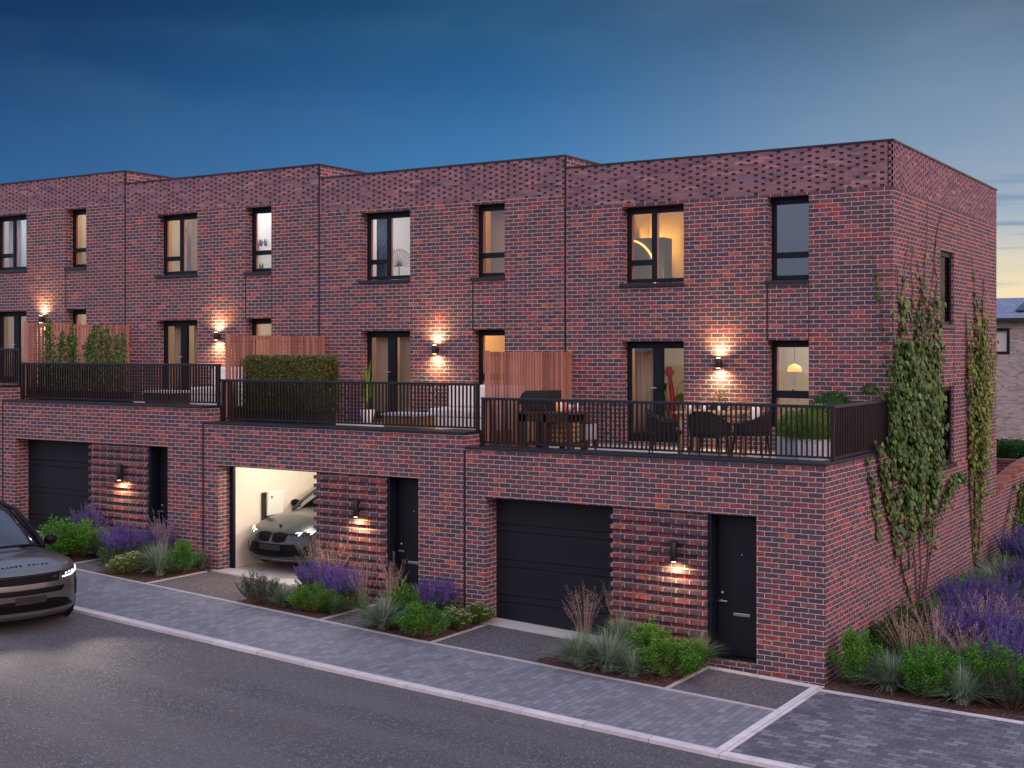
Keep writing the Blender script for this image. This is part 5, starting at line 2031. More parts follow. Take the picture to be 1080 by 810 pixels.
def suv():
    e = empty('parked_suv', (0, 0, 0), 'bronze grey suv facing right at the kerb, cut by the left edge', 'car')
    b = MB()
    H = .04
    lv = [(.20, .24, 2.26, -2.30, .90, .60), (.27, .30, 2.37, -2.36, .965, .62), (.45, .45, 2.40, -2.40, 1.0, .62), (.62, .62, 2.395, -2.40, 1.01, .62), (.74, .78, 2.38, -2.38, 1.005, .62),
          (.86, .92, 2.34, -2.36, .99, .60), (.93, 1.02, 2.28, -2.32, .965, .58), (.965, 1.09, 2.20, -2.28, .93, .56)]
    hull(lv, lambda x, s: .10 * (1 - s * s) ** .7 * (1 if x < 1.9 else max(.0, (2.2 - x) / .3) ** .5), b)
    bv = make_bvh(b)
    b.build('body', M['suv_paint'], e)
    g = MB()
    lv = [(1.02, 1.04, 1.25, -2.15, .88, .55), (1.15, 1.16, 1.08, -2.12, .86, .55), (1.32, 1.33, .80, -2.02, .80, .55), (1.48, 1.48, .48, -1.90, .73, .5), (1.56, 1.56, .30, -1.8, .68, .5), (1.60, 1.59, .18, -1.72, .62, .5)]
    hull(lv, lambda x, s: .05 * (1 - s * s) ** .8, g)
    g.build('greenhouse_glass', M['car_glass'], e)
    for s in (-1, 1):
        MB().tube([(1.02, s * .83, 1.04), (.80, s * .805, 1.20), (.48, s * .745, 1.40), (.16, s * .69, 1.56), (-.4, s * .66, 1.62), (-1.5, s * .64, 1.60)], [.04, .042, .04, .036, .03, .03], 8).build('roof_pillar', M['gloss_black'], e)
        mm = MB().ellipsoid((.72, s * 1.10, 1.10), .09, .12, .085, 14)
        mm.tube([(.74, s * .92, 1.03), (.72, s * 1.04, 1.07)], .022, 6)
        mm.build('door_mirror', M['gloss_black'], e)
    MB().tube([(1.20, 0, 1.135), (1.16, .3, 1.13), (1.05, .6, 1.10), (.95, .8, 1.06)], .018, 6).tube([(1.20, 0, 1.135), (1.16, -.3, 1.13), (1.05, -.6, 1.10), (.95, -.8, 1.06)], .018, 6).build('windscreen_cowl', M['gloss_black'], e)
    # nose details
    patch(bv, [(-.54, .86), (.54, .86)], [(-.50, .745), (.50, .745)], 24, 4, .004, .03).build('grille', M['grille'], e)
    patch(bv, [(-.56, .875), (.56, .875)], [(-.56, .862), (.56, .862)], 24, 1, .010, .03).build('grille_trim', M['gloss_black'], e)
    for s in (-1, 1):
        h = patch(bv, [(s * .555, .865), (s * .75, .875), (s * .93, .90)], [(s * .555, .775), (s * .75, .785), (s * .925, .835)], 14, 4, .006, .03).build('headlight', M['lamp_glass'], e)
        patch(bv, [(s * .57, .795), (s * .76, .805), (s * .88, .845), (s * .925, .89)], [(s * .57, .775), (s * .76, .783), (s * .91, .825), (s * .94, .88)], 14, 1, .014, .01).build('daytime_light', DRL, h)
        for i in range(3):
            yy = s * (.64 + .07 * i)
            patch(bv, [(yy, .835 + i * .008), (yy + s * .035, .84 + i * .008)], [(yy, .815 + i * .008), (yy + s * .035, .82 + i * .008)], 2, 1, .014, .01).build('lamp_element', DRL, h)
        patch(bv, [(s * .86, .70), (s * .93, .715)], [(s * .86, .47), (s * .93, .45)], 4, 6, .006, .02).build('corner_vent', M['gloss_black'], e)
        wheel(e, 1.48, s * .98, .37, .25)
        wheel(e, -1.45, s * .98, .37, .25)
        a = MB()
        for xx in (1.48, -1.45):
            a.lathe([(.42, 0), (.42, .02)], (xx, s * .995 - (0 if s > 0 else .02), .38), 36, axis='y')
        a.build('wheel_arch', M['black'], e)
    patch(bv, [(-.62, .665), (.62, .665)], [(-.56, .585), (.56, .585)], 20, 3, .004, .02).build('upper_intake', M['gloss_black'], e)
    patch(bv, [(-.26, .56), (.26, .56)], [(-.26, .45), (.26, .45)], 10, 3, .012, .02).build('plate_mount', M['black'], e)
    patch(bv, [(-.66, .46), (-.4, .50), (.4, .50), (.66, .46)], [(-.84, .33), (-.4, .33), (.4, .33), (.84, .33)], 24, 3, .005, .02).build('lower_intake', M['gloss_black'], e)
    patch(bv, [(-.96, .325), (-.5, .315), (.5, .315), (.96, .325)], [(-.94, .22), (-.5, .22), (.5, .22), (.94, .22)], 24, 3, .020, .02).build('front_skirt', M['lip'], e)
    MB().lathe([(.001, 0), (.030, 0), (.026, .006)], (0, 0, 0), 20, axis='x') if False else None
    patch(bv, [(.38, .825), (.48, .825)], [(.38, .795), (.48, .795)], 3, 1, .012, .01).build('badge', M['lamp_glass'], e)
    # spaced capital letters along the bonnet edge
    word = 'RANGE ROVER'
    n = len(word)
    for i, ch in enumerate(word):
        if ch == ' ':
            continue
        y = -.37 + i * .74 / (n - 1)
        y = -y  # reads left to right when seen from the front (car's right to its left)
        cu = bpy.data.curves.new('letter', 'FONT')
        cu.body = ch
        cu.size = .075
        cu.extrude = .002
        cu.align_x = 'CENTER'
        cu.align_y = 'BOTTOM'
        tmp = bpy.data.objects.new('tmp', cu)
        col.objects.link(tmp)
        dg = bpy.context.evaluated_depsgraph_get()
        me = bpy.data.meshes.new_from_object(tmp.evaluated_get(dg))
        col.objects.unlink(tmp)
        bpy.data.objects.remove(tmp)
        yy = -y
        mb = MB()
        vs = []
        for v in me.vertices:
            # local x of the letter runs to the car's left (+y), up runs back over the bonnet
            py = yy + v.co.x * 1.1
            px = 2.165 - v.co.y * .75
            hit, nrm, idx, dist = bv.ray_cast(Vector((px, py, 3)), Vector((0, 0, -1)))
            zz = hit.z if hit else 1.0
            vs.append((px, py, zz + .004 + v.co.z))
        mb.add(vs, [tuple(p_.vertices) for p_ in me.polygons])
        mb.build('bonnet_letter', M['gloss_black'], e)
    return e


s_ = suv()
sx_, sy_ = -12.84, -4.61
s_.location = (sx_, sy_, G(sx_) - .035)
s_.rotation_euler = (0, R(2.6), R(-13))
s_.scale = (.93, .93, 1.0)
# weak dipped beams on the road
for s in (-1, 1):
    l = bpy.data.lights.new('headlamp_beam', 'SPOT')
    l.energy = 150
    l.color = (1.0, .84, .66)
    l.spot_size = R(80)
    l.spot_blend = 1.0
    l.shadow_soft_size = .08
    o = bpy.data.objects.new('headlamp_beam', l)
    link(o, s_)
    o.location = (2.42, s * .74, .80)
    o.rotation_euler = Vector((1, -.06, -.15)).to_track_quat('-Z', 'Y').to_euler()


def sedan():
    e = empty('parked_saloon', (0, 0, 0), 'dark grey saloon parked nose out in the lit garage', 'car')
    b = MB()
    lv = [(.16, .20, 2.22, -2.22, .80, .55), (.22, .26, 2.33, -2.32, .87, .60), (.36, .38, 2.36, -2.36, .905, .62), (.50, .54, 2.34, -2.36, .915, .64), (.62, .70, 2.29, -2.34, .91, .66),
          (.71, .90, 2.20, -2.30, .895, .68), (.76, 1.02, 2.08, -2.26, .86, .66)]
    hull(lv, lambda x, s: .15 * (1 - s * s) ** .7 * (1 if x < 1.6 else max(0, (2.08 - x) / .48) ** .55), b)
    bv = make_bvh(b)
    b.build('body', M['sedan_paint'], e)
    g = MB()
    lv = [(.86, .92, 1.02, -1.75, .80, .5), (.98, 1.02, .78, -1.60, .77, .5), (1.16, 1.17, .42, -1.35, .70, .5), (1.31, 1.30, .08, -1.10, .62, .5), (1.37, 1.35, -.10, -.95, .56, .45)]
    hull(lv, lambda x, s: .06 * (1 - s * s) ** .8, g)
    g.build('greenhouse_glass', glass_mat('saloon glass', (.30, .30, .30), .12), e)
    for s in (-1, 1):
        MB().tube([(.86, s * .76, .90), (.60, s * .74, 1.06), (.30, s * .68, 1.22), (-.02, s * .60, 1.36), (-.5, s * .57, 1.40), (-1.1, s * .62, 1.26), (-1.6, s * .70, 1.02)], [.035, .034, .032, .03, .03, .035, .04], 8).build('roof_pillar', M['sedan_paint'], e)
        mm = MB().ellipsoid((.52, s * 1.0, 1.0), .08, .11, .07, 14)
        mm.tube([(.55, s * .84, .94), (.53, s * .95, .97)], .02, 6)
        mm.build('door_mirror', M['gloss_black'], e)
        # twin grille halves
        patch(bv, [(s * .03, .665), (s * .16, .69), (s * .36, .665)], [(s * .04, .535), (s * .16, .51), (s * .33, .54)], 12, 5, .012, .03).build('grille', M['grille'], e)
        h = patch(bv, [(s * .40, .665), (s * .60, .695), (s * .80, .715)], [(s * .42, .59), (s * .60, .585), (s * .80, .62)], 14, 4, .008, .02).build('headlight', M['lamp_glass'], e)
        for q0 in (.50, .68):
            patch(bv, [(s * q0, .685 + (q0 - .5) * .12), (s * (q0 + .11), .70 + (q0 - .5) * .12)], [(s * q0, .673 + (q0 - .5) * .12), (s * (q0 + .11), .688 + (q0 - .5) * .12)], 4, 1, .016, .01).build('daytime_light', DRL, h)
            patch(bv, [(s * (q0 + .08), .69 + (q0 - .5) * .12), (s * (q0 + .11), .69 + (q0 - .5) * .12)], [(s * (q0 + .065), .64 + (q0 - .5) * .12), (s * (q0 + .085), .64 + (q0 - .5) * .12)], 2, 3, .016, .01).build('daytime_light', DRL, h)
        patch(bv, [(s * .72, .47), (s * .78, .48)], [(s * .68, .28), (s * .80, .30)], 3, 4, .006, .02).build('corner_vent', M['gloss_black'], e)
        wheel(e, 1.42, s * .90, .33, .22)
        wheel(e, -1.40, s * .90, .33, .22)
        a = MB()
        for xx in (1.42, -1.40):
            a.lathe([(.37, 0), (.37, .02)], (xx, s * .905 - (0 if s > 0 else .02), .34), 36, axis='y')
        a.build('wheel_arch', M['black'], e)
    patch(bv, [(-.55, .50), (-.2, .49), (.2, .49), (.55, .50)], [(-.66, .30), (-.2, .26), (.2, .26), (.66, .30)], 22, 4, .006, .02).build('lower_intake', M['gloss_black'], e)
    patch(bv, [(-.26, .47), (.26, .47)], [(-.26, .38), (.26, .38)], 8, 2, .016, .02).build('plate_mount', M['black'], e)
    patch(bv, [(-.86, .22), (-.4, .22), (.4, .22), (.86, .22)], [(-.84, .18), (-.4, .18), (.4, .18), (.84, .18)], 22, 1, .012, .02).build('front_skirt', M['lip'], e)
    # round emblem, white and blue quarters in a dark ring
    hit, nrm, idx, dist = bv.ray_cast(Vector((2.04, 0, 3)), Vector((0, 0, -1)))
    zz = hit.z
    em = MB()
    N = 32
    cen = Vector((2.04, 0, zz + .012))
    up = Vector((-.45, 0, .9)).normalized()
    ax1 = Vector((0, 1, 0))
    ax2 = Vector((-.9, 0, -.45)).normalized()
    nn = Vector((.45, 0, .9)).normalized()
    for i in range(N):
        a0_, a1_ = 2 * PI * i / N, 2 * PI * (i + 1) / N
        for r0, r1, mi in ((0, .030, 1 if (i // (N // 4)) % 2 else 2), (.030, .044, 0)):
            q = [cen + ax1 * r * math.cos(a) + ax2 * r * math.sin(a) for r, a in ((r0, a0_), (r1, a0_), (r1, a1_), (r0, a1_))]
            em.add([v + nn * .006 for v in q], [(0, 1, 2, 3)], mi)
    em.build('emblem', [M['black'], M['white'], simple('emblem blue', (.02, .18, .60), .3)], e)
    return e


c_ = sedan()
c_.location = (-10.92, .40 + 2.36, G(-10.9) + .085)
c_.rotation_euler = (0, 0, R(-90))
c_.scale = (1, .98, 1.05)

# ================================================================== PLANTS IN FRONT BEDS
def pg(u, v):
    p = at_g(u, v)
    return p.x, p.y


def P(kind, u, v, w, h, label, group=None):
    x, y = pg(u, v)
    return plant(kind, x, y, w, h, label, group)


GF = 'planting in the beds before the houses'
# bed before the nearest garage and door
P('grass', 611, 703, .62, .50, 'silver grass clump at the left front corner of the nearest bed', GF)
P('grass', 640, 708, .70, .55, 'silver grass clump second along the front of the nearest bed', GF)
P('grass', 667, 714, .46, .34, 'lowest silver grass clump, before the bright shrub', GF)
P('grass', 655, 690, .60, .58, 'taller silver grass clump in the middle of the nearest bed', GF)
P('shrub', 704, 714, .88, .46, 'largest bright green shrub in the nearest bed, beside the front door', GF)
P('shrub', 684, 696, .70, .50, 'green shrub behind the biggest one, against the ribbed brick', GF)
P('shrub', 723, 704, .62, .36, 'low green shrub at the door end of the nearest bed', GF)
P('grass', 738, 700, .46, .44, 'small silver grass tuft beside the nearest front door', GF)
P('plume', 617, 688, .55, .95, 'wispy plume grass in front of the nearest garage door', GF)
P('plume', 650, 678, .60, 1.0, 'tall wispy plume grass where garage door meets ribbed brick', GF)
P('plume', 742, 694, .35, .95, 'single thin seed stalks before the nearest front door', GF)
# bed between second door and nearest drive
P('grass', 404, 664, .62, .50, 'silver grass clump left of the bright shrub by the second door', GF)
P('shrub', 446, 672, .80, .48, 'bright green shrub at the front of the bed by the second door', GF)
P('shrub', 424, 655, .60, .56, 'darker green shrub behind the silver clump by the second door', GF)
P('lavender', 460, 652, .80, .62, 'violet salvia before the joint between the two nearest houses', GF)
P('flowering', 480, 664, .50, .42, 'cream flowered low shrub nearest the bright one', GF)
P('flowering', 503, 658, .50, .40, 'cream flowered low shrub at the corner of the nearest drive', GF)
P('plume', 412, 655, .50, 1.0, 'tall pinkish plume grass before the second front door', GF)
P('plume', 384, 652, .50, .95, 'pinkish plume grass left of the second front door', GF)
# bed by the open garage
P('rosemary', 273, 637, .72, .56, 'dark rosemary bush at the left corner beside the lit garage', GF)
P('grass', 299, 640, .50, .36, 'low silver grass between rosemary and green shrub', GF)
P('shrub', 330, 646, .62, .44, 'round green shrub before the violet flowers by the lit garage', GF)
P('lavender', 335, 633, .85, .66, 'violet salvia before the saloon in the open garage', GF)
P('lavender', 362, 640, .85, .64, 'broad violet salvia before the second ribbed brick panel', GF)
P('grass_green', 352, 648, .5, .34, 'short green grass under the salvia by the lit garage', GF)
P('plume', 350, 628, .7, 1.0, 'brown plume grass between saloon and ribbed brick', GF)
P('plume', 332, 628, .5, .95, 'brown plume grass at the saloon front wheel', GF)
# bed left of the open garage
P('flowering', 136, 605, .62, .46, 'cream flowered shrub at the path corner of the third bed', GF)
P('grass', 168, 607, .72, .60, 'silver grass clump in the middle of the third bed', GF)
P('shrub', 190, 605, .60, .56, 'bright green shrub right of the middle silver clump', GF)
P('grass', 213, 600, .50, .38, 'small silver grass clump against the house corner', GF)
P('lavender', 130, 596, .90, .74, 'large violet salvia left in the third bed', GF)
P('lavender', 172, 592, .80, .74, 'violet salvia behind the middle silver clump', GF)
P('lavender', 203, 590, .82, .72, 'violet salvia beside the brick pier of the open garage', GF)
P('plume', 172, 596, .6, .95, 'pale plume grass above the violet flowers of the third bed', GF)
# far left bed
P('shrub', 62, 588, 1.2, .66, 'wide bright green bush beside the car bonnet', GF)
P('shrub', 84, 588, .85, .66, 'bright green bush right of the widest one', GF)
P('lavender', 97, 578, .90, .84, 'violet salvia behind the wide bush near the third garage', GF)
P('yellow_green', 118, 574, .80, .66, 'yellow green shrub before the third ribbed brick panel', GF)
P('grass', 106, 588, .6, .56, 'silver grass between the green bushes and the path', GF)
P('plume', 112, 570, .6, 1.0, 'plume grass below the third downlight', GF)
P('grass', 8, 558, .85, .62, 'silver grass clump behind the car at the left edge', GF)

# ================================================================== SIDE GARDEN
GS = 'planting in the garden beside the end house'


def S(kind, x, y, w, h, label):
    return plant(kind, x, y, w, h, label, GS, z=G(x) + .01)


S('shrub', .42, .22, .62, .72, 'bright green shrub at the front corner of the end house')
S('grass', .85, .22, .70, .48, 'silver grass between the corner shrub and the next one')
S('shrub', 1.40, .20, .78, .66, 'second bright green shrub along the garden kerb')
S('grass', 1.86, .10, .66, .50, 'silver grass clump beside the rosemary at the garden kerb')
S('shrub', 2.15, .55, .75, .70, 'third bright green shrub, behind the rosemary')
S('rosemary', 2.48, .18, .70, .60, 'dark rosemary bush at the right end of the garden kerb')
S('shrub', 2.85, .35, .75, .66, 'green shrub at the right edge of the photo by the kerb')
S('shrub_dark', .55, 1.15, .70, .55, 'dark shrub against the side wall behind the corner shrub')
S('grass_green', .95, .85, .75, .58, 'green grass behind the silver clump near the house corner')
S('plume', .85, 1.10, .80, .92, 'tawny plume grass nearest the side wall corner')
S('plume', 1.15, 1.55, .90, 1.0, 'tall tawny plumes in the middle of the garden front')
S('grass_green', 1.55, 1.15, .8, .60, 'green grass under the tawny plumes')
S('lavender', 2.20, 1.30, .90, .80, 'violet salvia directly behind the kerb shrubs')
S('plume', 1.70, 1.25, .85, .85, 'pale plumes left of the lowest violet clump')
S('grass_green', 2.75, 1.25, .90, .56, 'green grass at the right edge behind the kerb shrubs')
S('grass_green', 2.3, .95, .8, .5, 'green grass before the lowest violet clump')
S('shrub_dark', .40, 2.1, .80, .62, 'dark low shrub at the foot of the wall left of the ivy')
S('shrub_dark', .45, 3.0, .80, .66, 'dark low shrub under the ivy stems')
S('lavender', 1.30, 2.35, .90, .82, 'violet salvia behind the tall tawny plumes')
S('lavender', 1.85, 2.30, .95, .84, 'violet salvia in the centre of the garden')
S('lavender', 2.45, 2.35, .95, .84, 'violet salvia at the right of the garden centre')
S('plume', 1.60, 2.75, .90, 1.0, 'tawny plumes rising through the central salvia')
S('plume', 2.10, 3.0, .90, 1.0, 'tawny plumes at the right behind the central salvia')
S('grass_green', .70, 3.6, .95, .66, 'green grass nearest the ivy covered wall')
S('lavender', 1.15, 3.55, .90, .86, 'violet salvia in the third row beside the wall one')
S('lavender', 1.65, 3.75, .90, .84, 'violet salvia in the third row, middle')
S('plume', 2.15, 3.8, .90, .92, 'pale plumes in the third row at the right edge')
S('grass_green', .50, 4.4, .9, .60, 'green grass below the main ivy at the wall')
S('lavender', .80, 4.9, .95, .86, 'violet salvia in the fourth row below the ivy')
S('lavender', 1.30, 5.0, .95, .86, 'violet salvia in the fourth row, centre')
S('shrub', 1.85, 5.1, .95, .70, 'green shrub at the right of the fourth row')
S('shrub', .55, 5.9, .85, .62, 'green shrub at the wall beyond the main ivy')
S('shrub_dark', 1.75, 6.1, .90, .70, 'dark shrub at the right beyond the fourth salvia row')
S('grass_green', 1.0, 6.4, 1.0, .72, 'tall green grass between the two ivies')
S('grass_green', .50, 7.0, 1.0, .70, 'green grass at the wall before the narrow ivy')
S('grass', .85, 7.8, 1.1, .76, 'grey green grass at the foot of the narrow ivy')
S('lavender', 1.35, 7.2, 1.0, .90, 'violet salvia right of the narrow ivy foot')
S('grass_green', 1.80, 7.6, 1.0, .80, 'green grass right of the salvia by the narrow ivy')
S('shrub', 1.45, 8.6, .95, .66, 'green shrub behind the salvia near the garden wall')
S('grass_green', .60, 9.2, 1.1, .72, 'green grass at the wall between narrow ivy and garden wall')
S('lavender', .70, 10.6, 1.15, 1.0, 'violet salvia at the foot of the garden wall')
S('lavender', 1.15, 10.2, 1.05, .95, 'violet salvia just right of the garden wall one')
S('shrub', 1.35, 11.6, 1.05, .80, 'green shrub under the ivy of the garden wall')
S('shrub_dark', .95, 12.6, 1.0, .80, 'dark shrub against the garden wall ivy')
S('yellow_green', 1.75, 9.6, 1.0, .62, 'yellow green shrub at the right edge near the garden wall')

# ================================================================== IVY
def ivy(name, strands, leafm, label, lsize=.085, per_m=60, seed=3, x0=.012, cat='climbing plant', wallx=0.0, blobs=()):
    """strands: list of (points (y,z), width of leaf cover at each point, density)"""
    global rnd
    rnd = random.Random(seed)
    e = empty(name, (wallx, strands[0][0][0][0], .1), label, cat)
    ml, ms = MB(), MB()
    for pts, wd, dens in strands:
        pv = []
        for i in range(len(pts) - 1):
            a, b_ = pts[i], pts[i + 1]
            n = max(2, int(math.hypot(a[0] - b_[0], a[1] - b_[1]) / .18))
            for j in range(n):
                t = j / n
                pv.append((a[0] + (b_[0] - a[0]) * t + ru(-.03, .03), a[1] + (b_[1] - a[1]) * t, wd[i] + (wd[i + 1] - wd[i]) * t))
        pv.append((pts[-1][0], pts[-1][1], wd[-1]))
        ms.tube([(wallx + x0 + .008, q[0], q[1]) for q in pv], [.012 * (1 - .75 * i / len(pv)) + .002 for i in range(len(pv))], 5, 0, False)
        for i in range(len(pv) - 1):
            a, b_ = pv[i], pv[i + 1]
            ln = math.hypot(a[0] - b_[0], a[1] - b_[1])
            cnt = int(ln * per_m * dens * (.16 + a[2] / .066))
            if a[2] < .015:
                cnt = 0
            zz_ = a[1]
            if wallx == 0 and zz_ > 2:
                cnt = int(cnt * (1 if zz_ < 4.3 else max(.26, 1 - (zz_ - 4.3) / 2.4)))
            elif zz_ < 2.7:
                cnt = int(cnt * .60)
            for j in range(cnt):
                t = ru(0, 1)
                yy = a[0] + (b_[0] - a[0]) * t + rnd.gauss(0, 1) * a[2] * .50
                zz = a[1] + (b_[1] - a[1]) * t + rnd.gauss(0, 1) * .05
                xx = wallx + x0 + .02 + abs(rnd.gauss(0, 1)) * min(.12, .03 + a[2] * .4)
                sz = lsize * ru(.6, 1.25)
                # broad leaf facing out of the wall and hanging
                nrm = Vector((1, ru(-.6, .6), ru(-.1, .8))).normalized()
                dn = Vector((ru(-.1, .35), ru(-.6, .6), -1)).normalized()
                s = dn.cross(nrm).normalized()
                p0 = Vector((xx, yy, zz))
                tip = p0 + dn * sz
                l1 = p0 + dn * sz * .28 + s * sz * .46 - nrm * sz * .08
                l2 = p0 + dn * sz * .28 - s * sz * .46 - nrm * sz * .08
                m1_ = p0 + dn * sz * .62 + s * sz * .30
                m2_ = p0 + dn * sz * .62 - s * sz * .30
                ml.add([p0, l1, m1_, tip, m2_, l2], [(0, 1, 2, 3), (0, 3, 4, 5)])
            # side tendrils
            if rnd.random() < .12 and a[2] > .05:
                q0 = Vector((wallx + x0, a[0], a[1]))
                q1 = q0 + Vector((.005, ru(-.25, .25), ru(.0, .25)))
                ms.tube([q0, q1], [.004, .002], 4, 0, False)
    ml.build('leaves', leafm, e)
    ms.build('stems', L['stem'], e)
    return e


def w2(u, v, x=0.0):
    p = at_x(u, v, x)
    return (p.y, p.z)


def strand(px, wd, dens=1.0, x=0.0):
    return ([w2(u, v, x) for u, v in px], wd, dens)


ivy('ivy', [
    strand([(966, 640), (964, 600), (960, 560), (958, 520), (955, 470), (952, 420), (950, 380), (948, 340), (950, 310), (953, 280), (957, 250)], [.0, .0, .02, .06, .14, .20, .20, .10, .04, .018, .010]),
    strand([(968, 640), (970, 600), (968, 560), (967, 520), (966, 470), (965, 420), (963, 370), (966, 330), (974, 290), (976, 250), (977, 215)], [.0, .0, .03, .12, .24, .26, .22, .11, .03, .014, .008]),
    strand([(972, 630), (977, 590), (978, 550), (978, 510), (977, 470), (976, 430), (975, 390), (976, 350), (982, 300), (986, 255), (990, 225)], [.0, .0, .05, .14, .20, .20, .18, .12, .035, .018, .010]),
    strand([(975, 620), (982, 575), (983, 540), (983, 500), (982, 460), (982, 420), (983, 380), (986, 350), (988, 320)], [.0, .02, .06, .10, .14, .14, .12, .08, .02]),
    strand([(962, 640), (950, 600), (944, 560), (940, 520), (937, 480), (936, 440), (937, 400), (941, 370)], [.0, .05, .10, .12, .12, .13, .12, .05], .9),
    strand([(944, 590), (940, 560), (932, 520), (926, 485), (921, 465)], [.02, .08, .10, .08, .05], .9),
    strand([(925, 570), (920, 530), (916, 500), (912, 480)], [.05, .05, .03, .02], .8),
    strand([(986, 540), (994, 520), (1001, 505), (1008, 500), (1013, 505)], [.10, .14, .14, .12, .05], .9),
    strand([(941, 430), (943, 390), (941, 350), (939, 310), (938, 270)], [.08, .06, .02, .015, .01], .8),
    strand([(976, 330), (970, 300), (966, 275)], [.06, .05, .02], .6),
    strand([(960, 560), (952, 520), (945, 480), (943, 450), (946, 400)], [.06, .12, .20, .22, .16], 1.0),
    strand([(970, 560), (962, 510), (957, 470), (954, 430), (953, 390), (951, 360)], [.06, .16, .26, .28, .24, .10], 1.1),
    strand([(974, 570), (978, 525), (983, 480), (985, 440), (984, 400), (983, 370)], [.04, .10, .12, .12, .10, .05], .9),
    strand([(958, 600), (956, 570), (951, 540), (953, 515)], [.02, .08, .10, .08], .9),
    strand([(984, 330), (987, 300), (984, 270), (988, 240), (994, 222)], [.05, .03, .015, .012, .010], .6),
    strand([(952, 340), (946, 310), (944, 280)], [.06, .03, .012], .6),
    strand([(960, 340), (962, 310), (959, 285), (961, 262)], [.06, .03, .014, .01], .6),
], L['ivy'], 'main ivy fanning up the side wall of the end house', .115, 62, 5)
ivy('ivy', [
    strand([(1028, 612), (1027, 570), (1027, 530), (1028, 480), (1029, 430), (1029, 380), (1028, 340), (1026, 300), (1024, 270)], [.0, .06, .14, .22, .30, .30, .14, .04, .012], 1.15),
    strand([(1030, 600), (1032, 560), (1033, 520), (1034, 470), (1036, 420), (1036, 370), (1035, 330), (1037, 290)], [.0, .05, .12, .18, .22, .20, .06, .012], 1.1),
    strand([(1027, 600), (1024, 560), (1022, 520), (1021, 470), (1020, 420), (1019, 370), (1018, 330)], [.0, .03, .08, .14, .18, .12, .04], 1.0),
], L['ivy_y'], 'narrow yellowing creeper farther along the side wall', .10, 62, 8)

# branches of ivy that reach round onto the front wall above the railing
rnd = random.Random(21)
e = empty('ivy', (-.1, D, 3.9), 'thin ivy shoots creeping round the corner onto the front wall', 'climbing plant')
ml, ms = MB(), MB()
for pts in ([(0.0, 4.0), (-.15, 4.05), (-.35, 4.15), (-.55, 4.10)], [(0, 4.3), (-.12, 4.6), (-.18, 5.2), (-.25, 5.9), (-.35, 6.4)], [(0, 3.9), (-.2, 3.85), (-.4, 3.9)]):
    v = [Vector((x, D - .012, z)) for x, z in pts]
    ms.tube(v, .004, 4, 0, False)
    for j in range(46):
        t = ru(0, len(v) - 1.001)
        q = v[int(t)].lerp(v[int(t) + 1], t % 1) + Vector((ru(-.05, .05), -abs(ru(0, .05)), ru(-.05, .05)))
        leaf(ml, q, Vector((ru(-.6, .6), -.4, -1)), ru(.05, .09), .8)
ml.build('leaves', L['ivy'], e)
ms.build('stems', L['stem'], e)

# ================================================================== BACK OF THE GARDEN
def garden_wall():
    e = empty('garden_wall', (-.1, 13.6, 0), 'brick garden wall with a swept up top beyond the end house', 'wall')
    mb, cp = MB(), MB()
    ys = [LB + (16.0 - LB) * i / 24 for i in range(25)]

    def zt(y):
        t = (y - LB) / (16 - LB)
        return 1.60 + .42 * (1 - (1 - t) ** 2.2)
    vs = []
    for y in ys:
        vs += [(0.003, y, -.3), (0.003, y, zt(y)), (-.24, y, zt(y)), (-.24, y, -.3)]
    fs = []
    for i in range(24):
        b = i * 4
        for j in range(3):
            fs.append((b + j, b + 4 + j, b + 5 + j, b + 1 + j))
    fs += [(0, 1, 2, 3)]
    mb.add(vs, fs)
    mb.build('wall', M['brick'], e)
    n = 62
    for i in range(n):
        y0 = LB + (16 - LB) * i / n + .006
        y1 = LB + (16 - LB) * (i + 1) / n - .006
        cp.add([(.02, y0, zt(y0)), (.02, y1, zt(y1)), (-.26, y1, zt(y1)), (-.26, y0, zt(y0)), (.02, y0, zt(y0) + .10), (.02, y1, zt(y1) + .10), (-.26, y1, zt(y1) + .10), (-.26, y0, zt(y0) + .10)],
               [(0, 3, 2, 1), (4, 5, 6, 7), (0, 1, 5, 4), (1, 2, 6, 5), (2, 3, 7, 6), (3, 0, 4, 7)])
    cp.build('brick_on_edge_coping', wood_mat('coping bricks', (.24, .075, .045), (.38, .15, .08), (1, 1, 1), .85), e)


garden_wall()
ivy('ivy', [
    strand([(1052, 600), (1056, 570), (1062, 540), (1066, 520), (1070, 505)], [.0, .02, .05, .06, .03], .7, .003),
    strand([(1062, 600), (1066, 570), (1070, 545), (1073, 525), (1076, 505)], [.02, .10, .20, .25, .12], 1.0, .003),
    strand([(1072, 600), (1074, 570), (1077, 545), (1080, 520), (1084, 500)], [.12, .28, .34, .34, .2], 1.2, .003),
    strand([(1084, 600), (1086, 560), (1088, 530), (1092, 500)], [.2, .34, .34, .2], 1.2, .003),
], L['ivy'], 'ivy spilling over the swept garden wall at the right edge', .11, 60, 11)

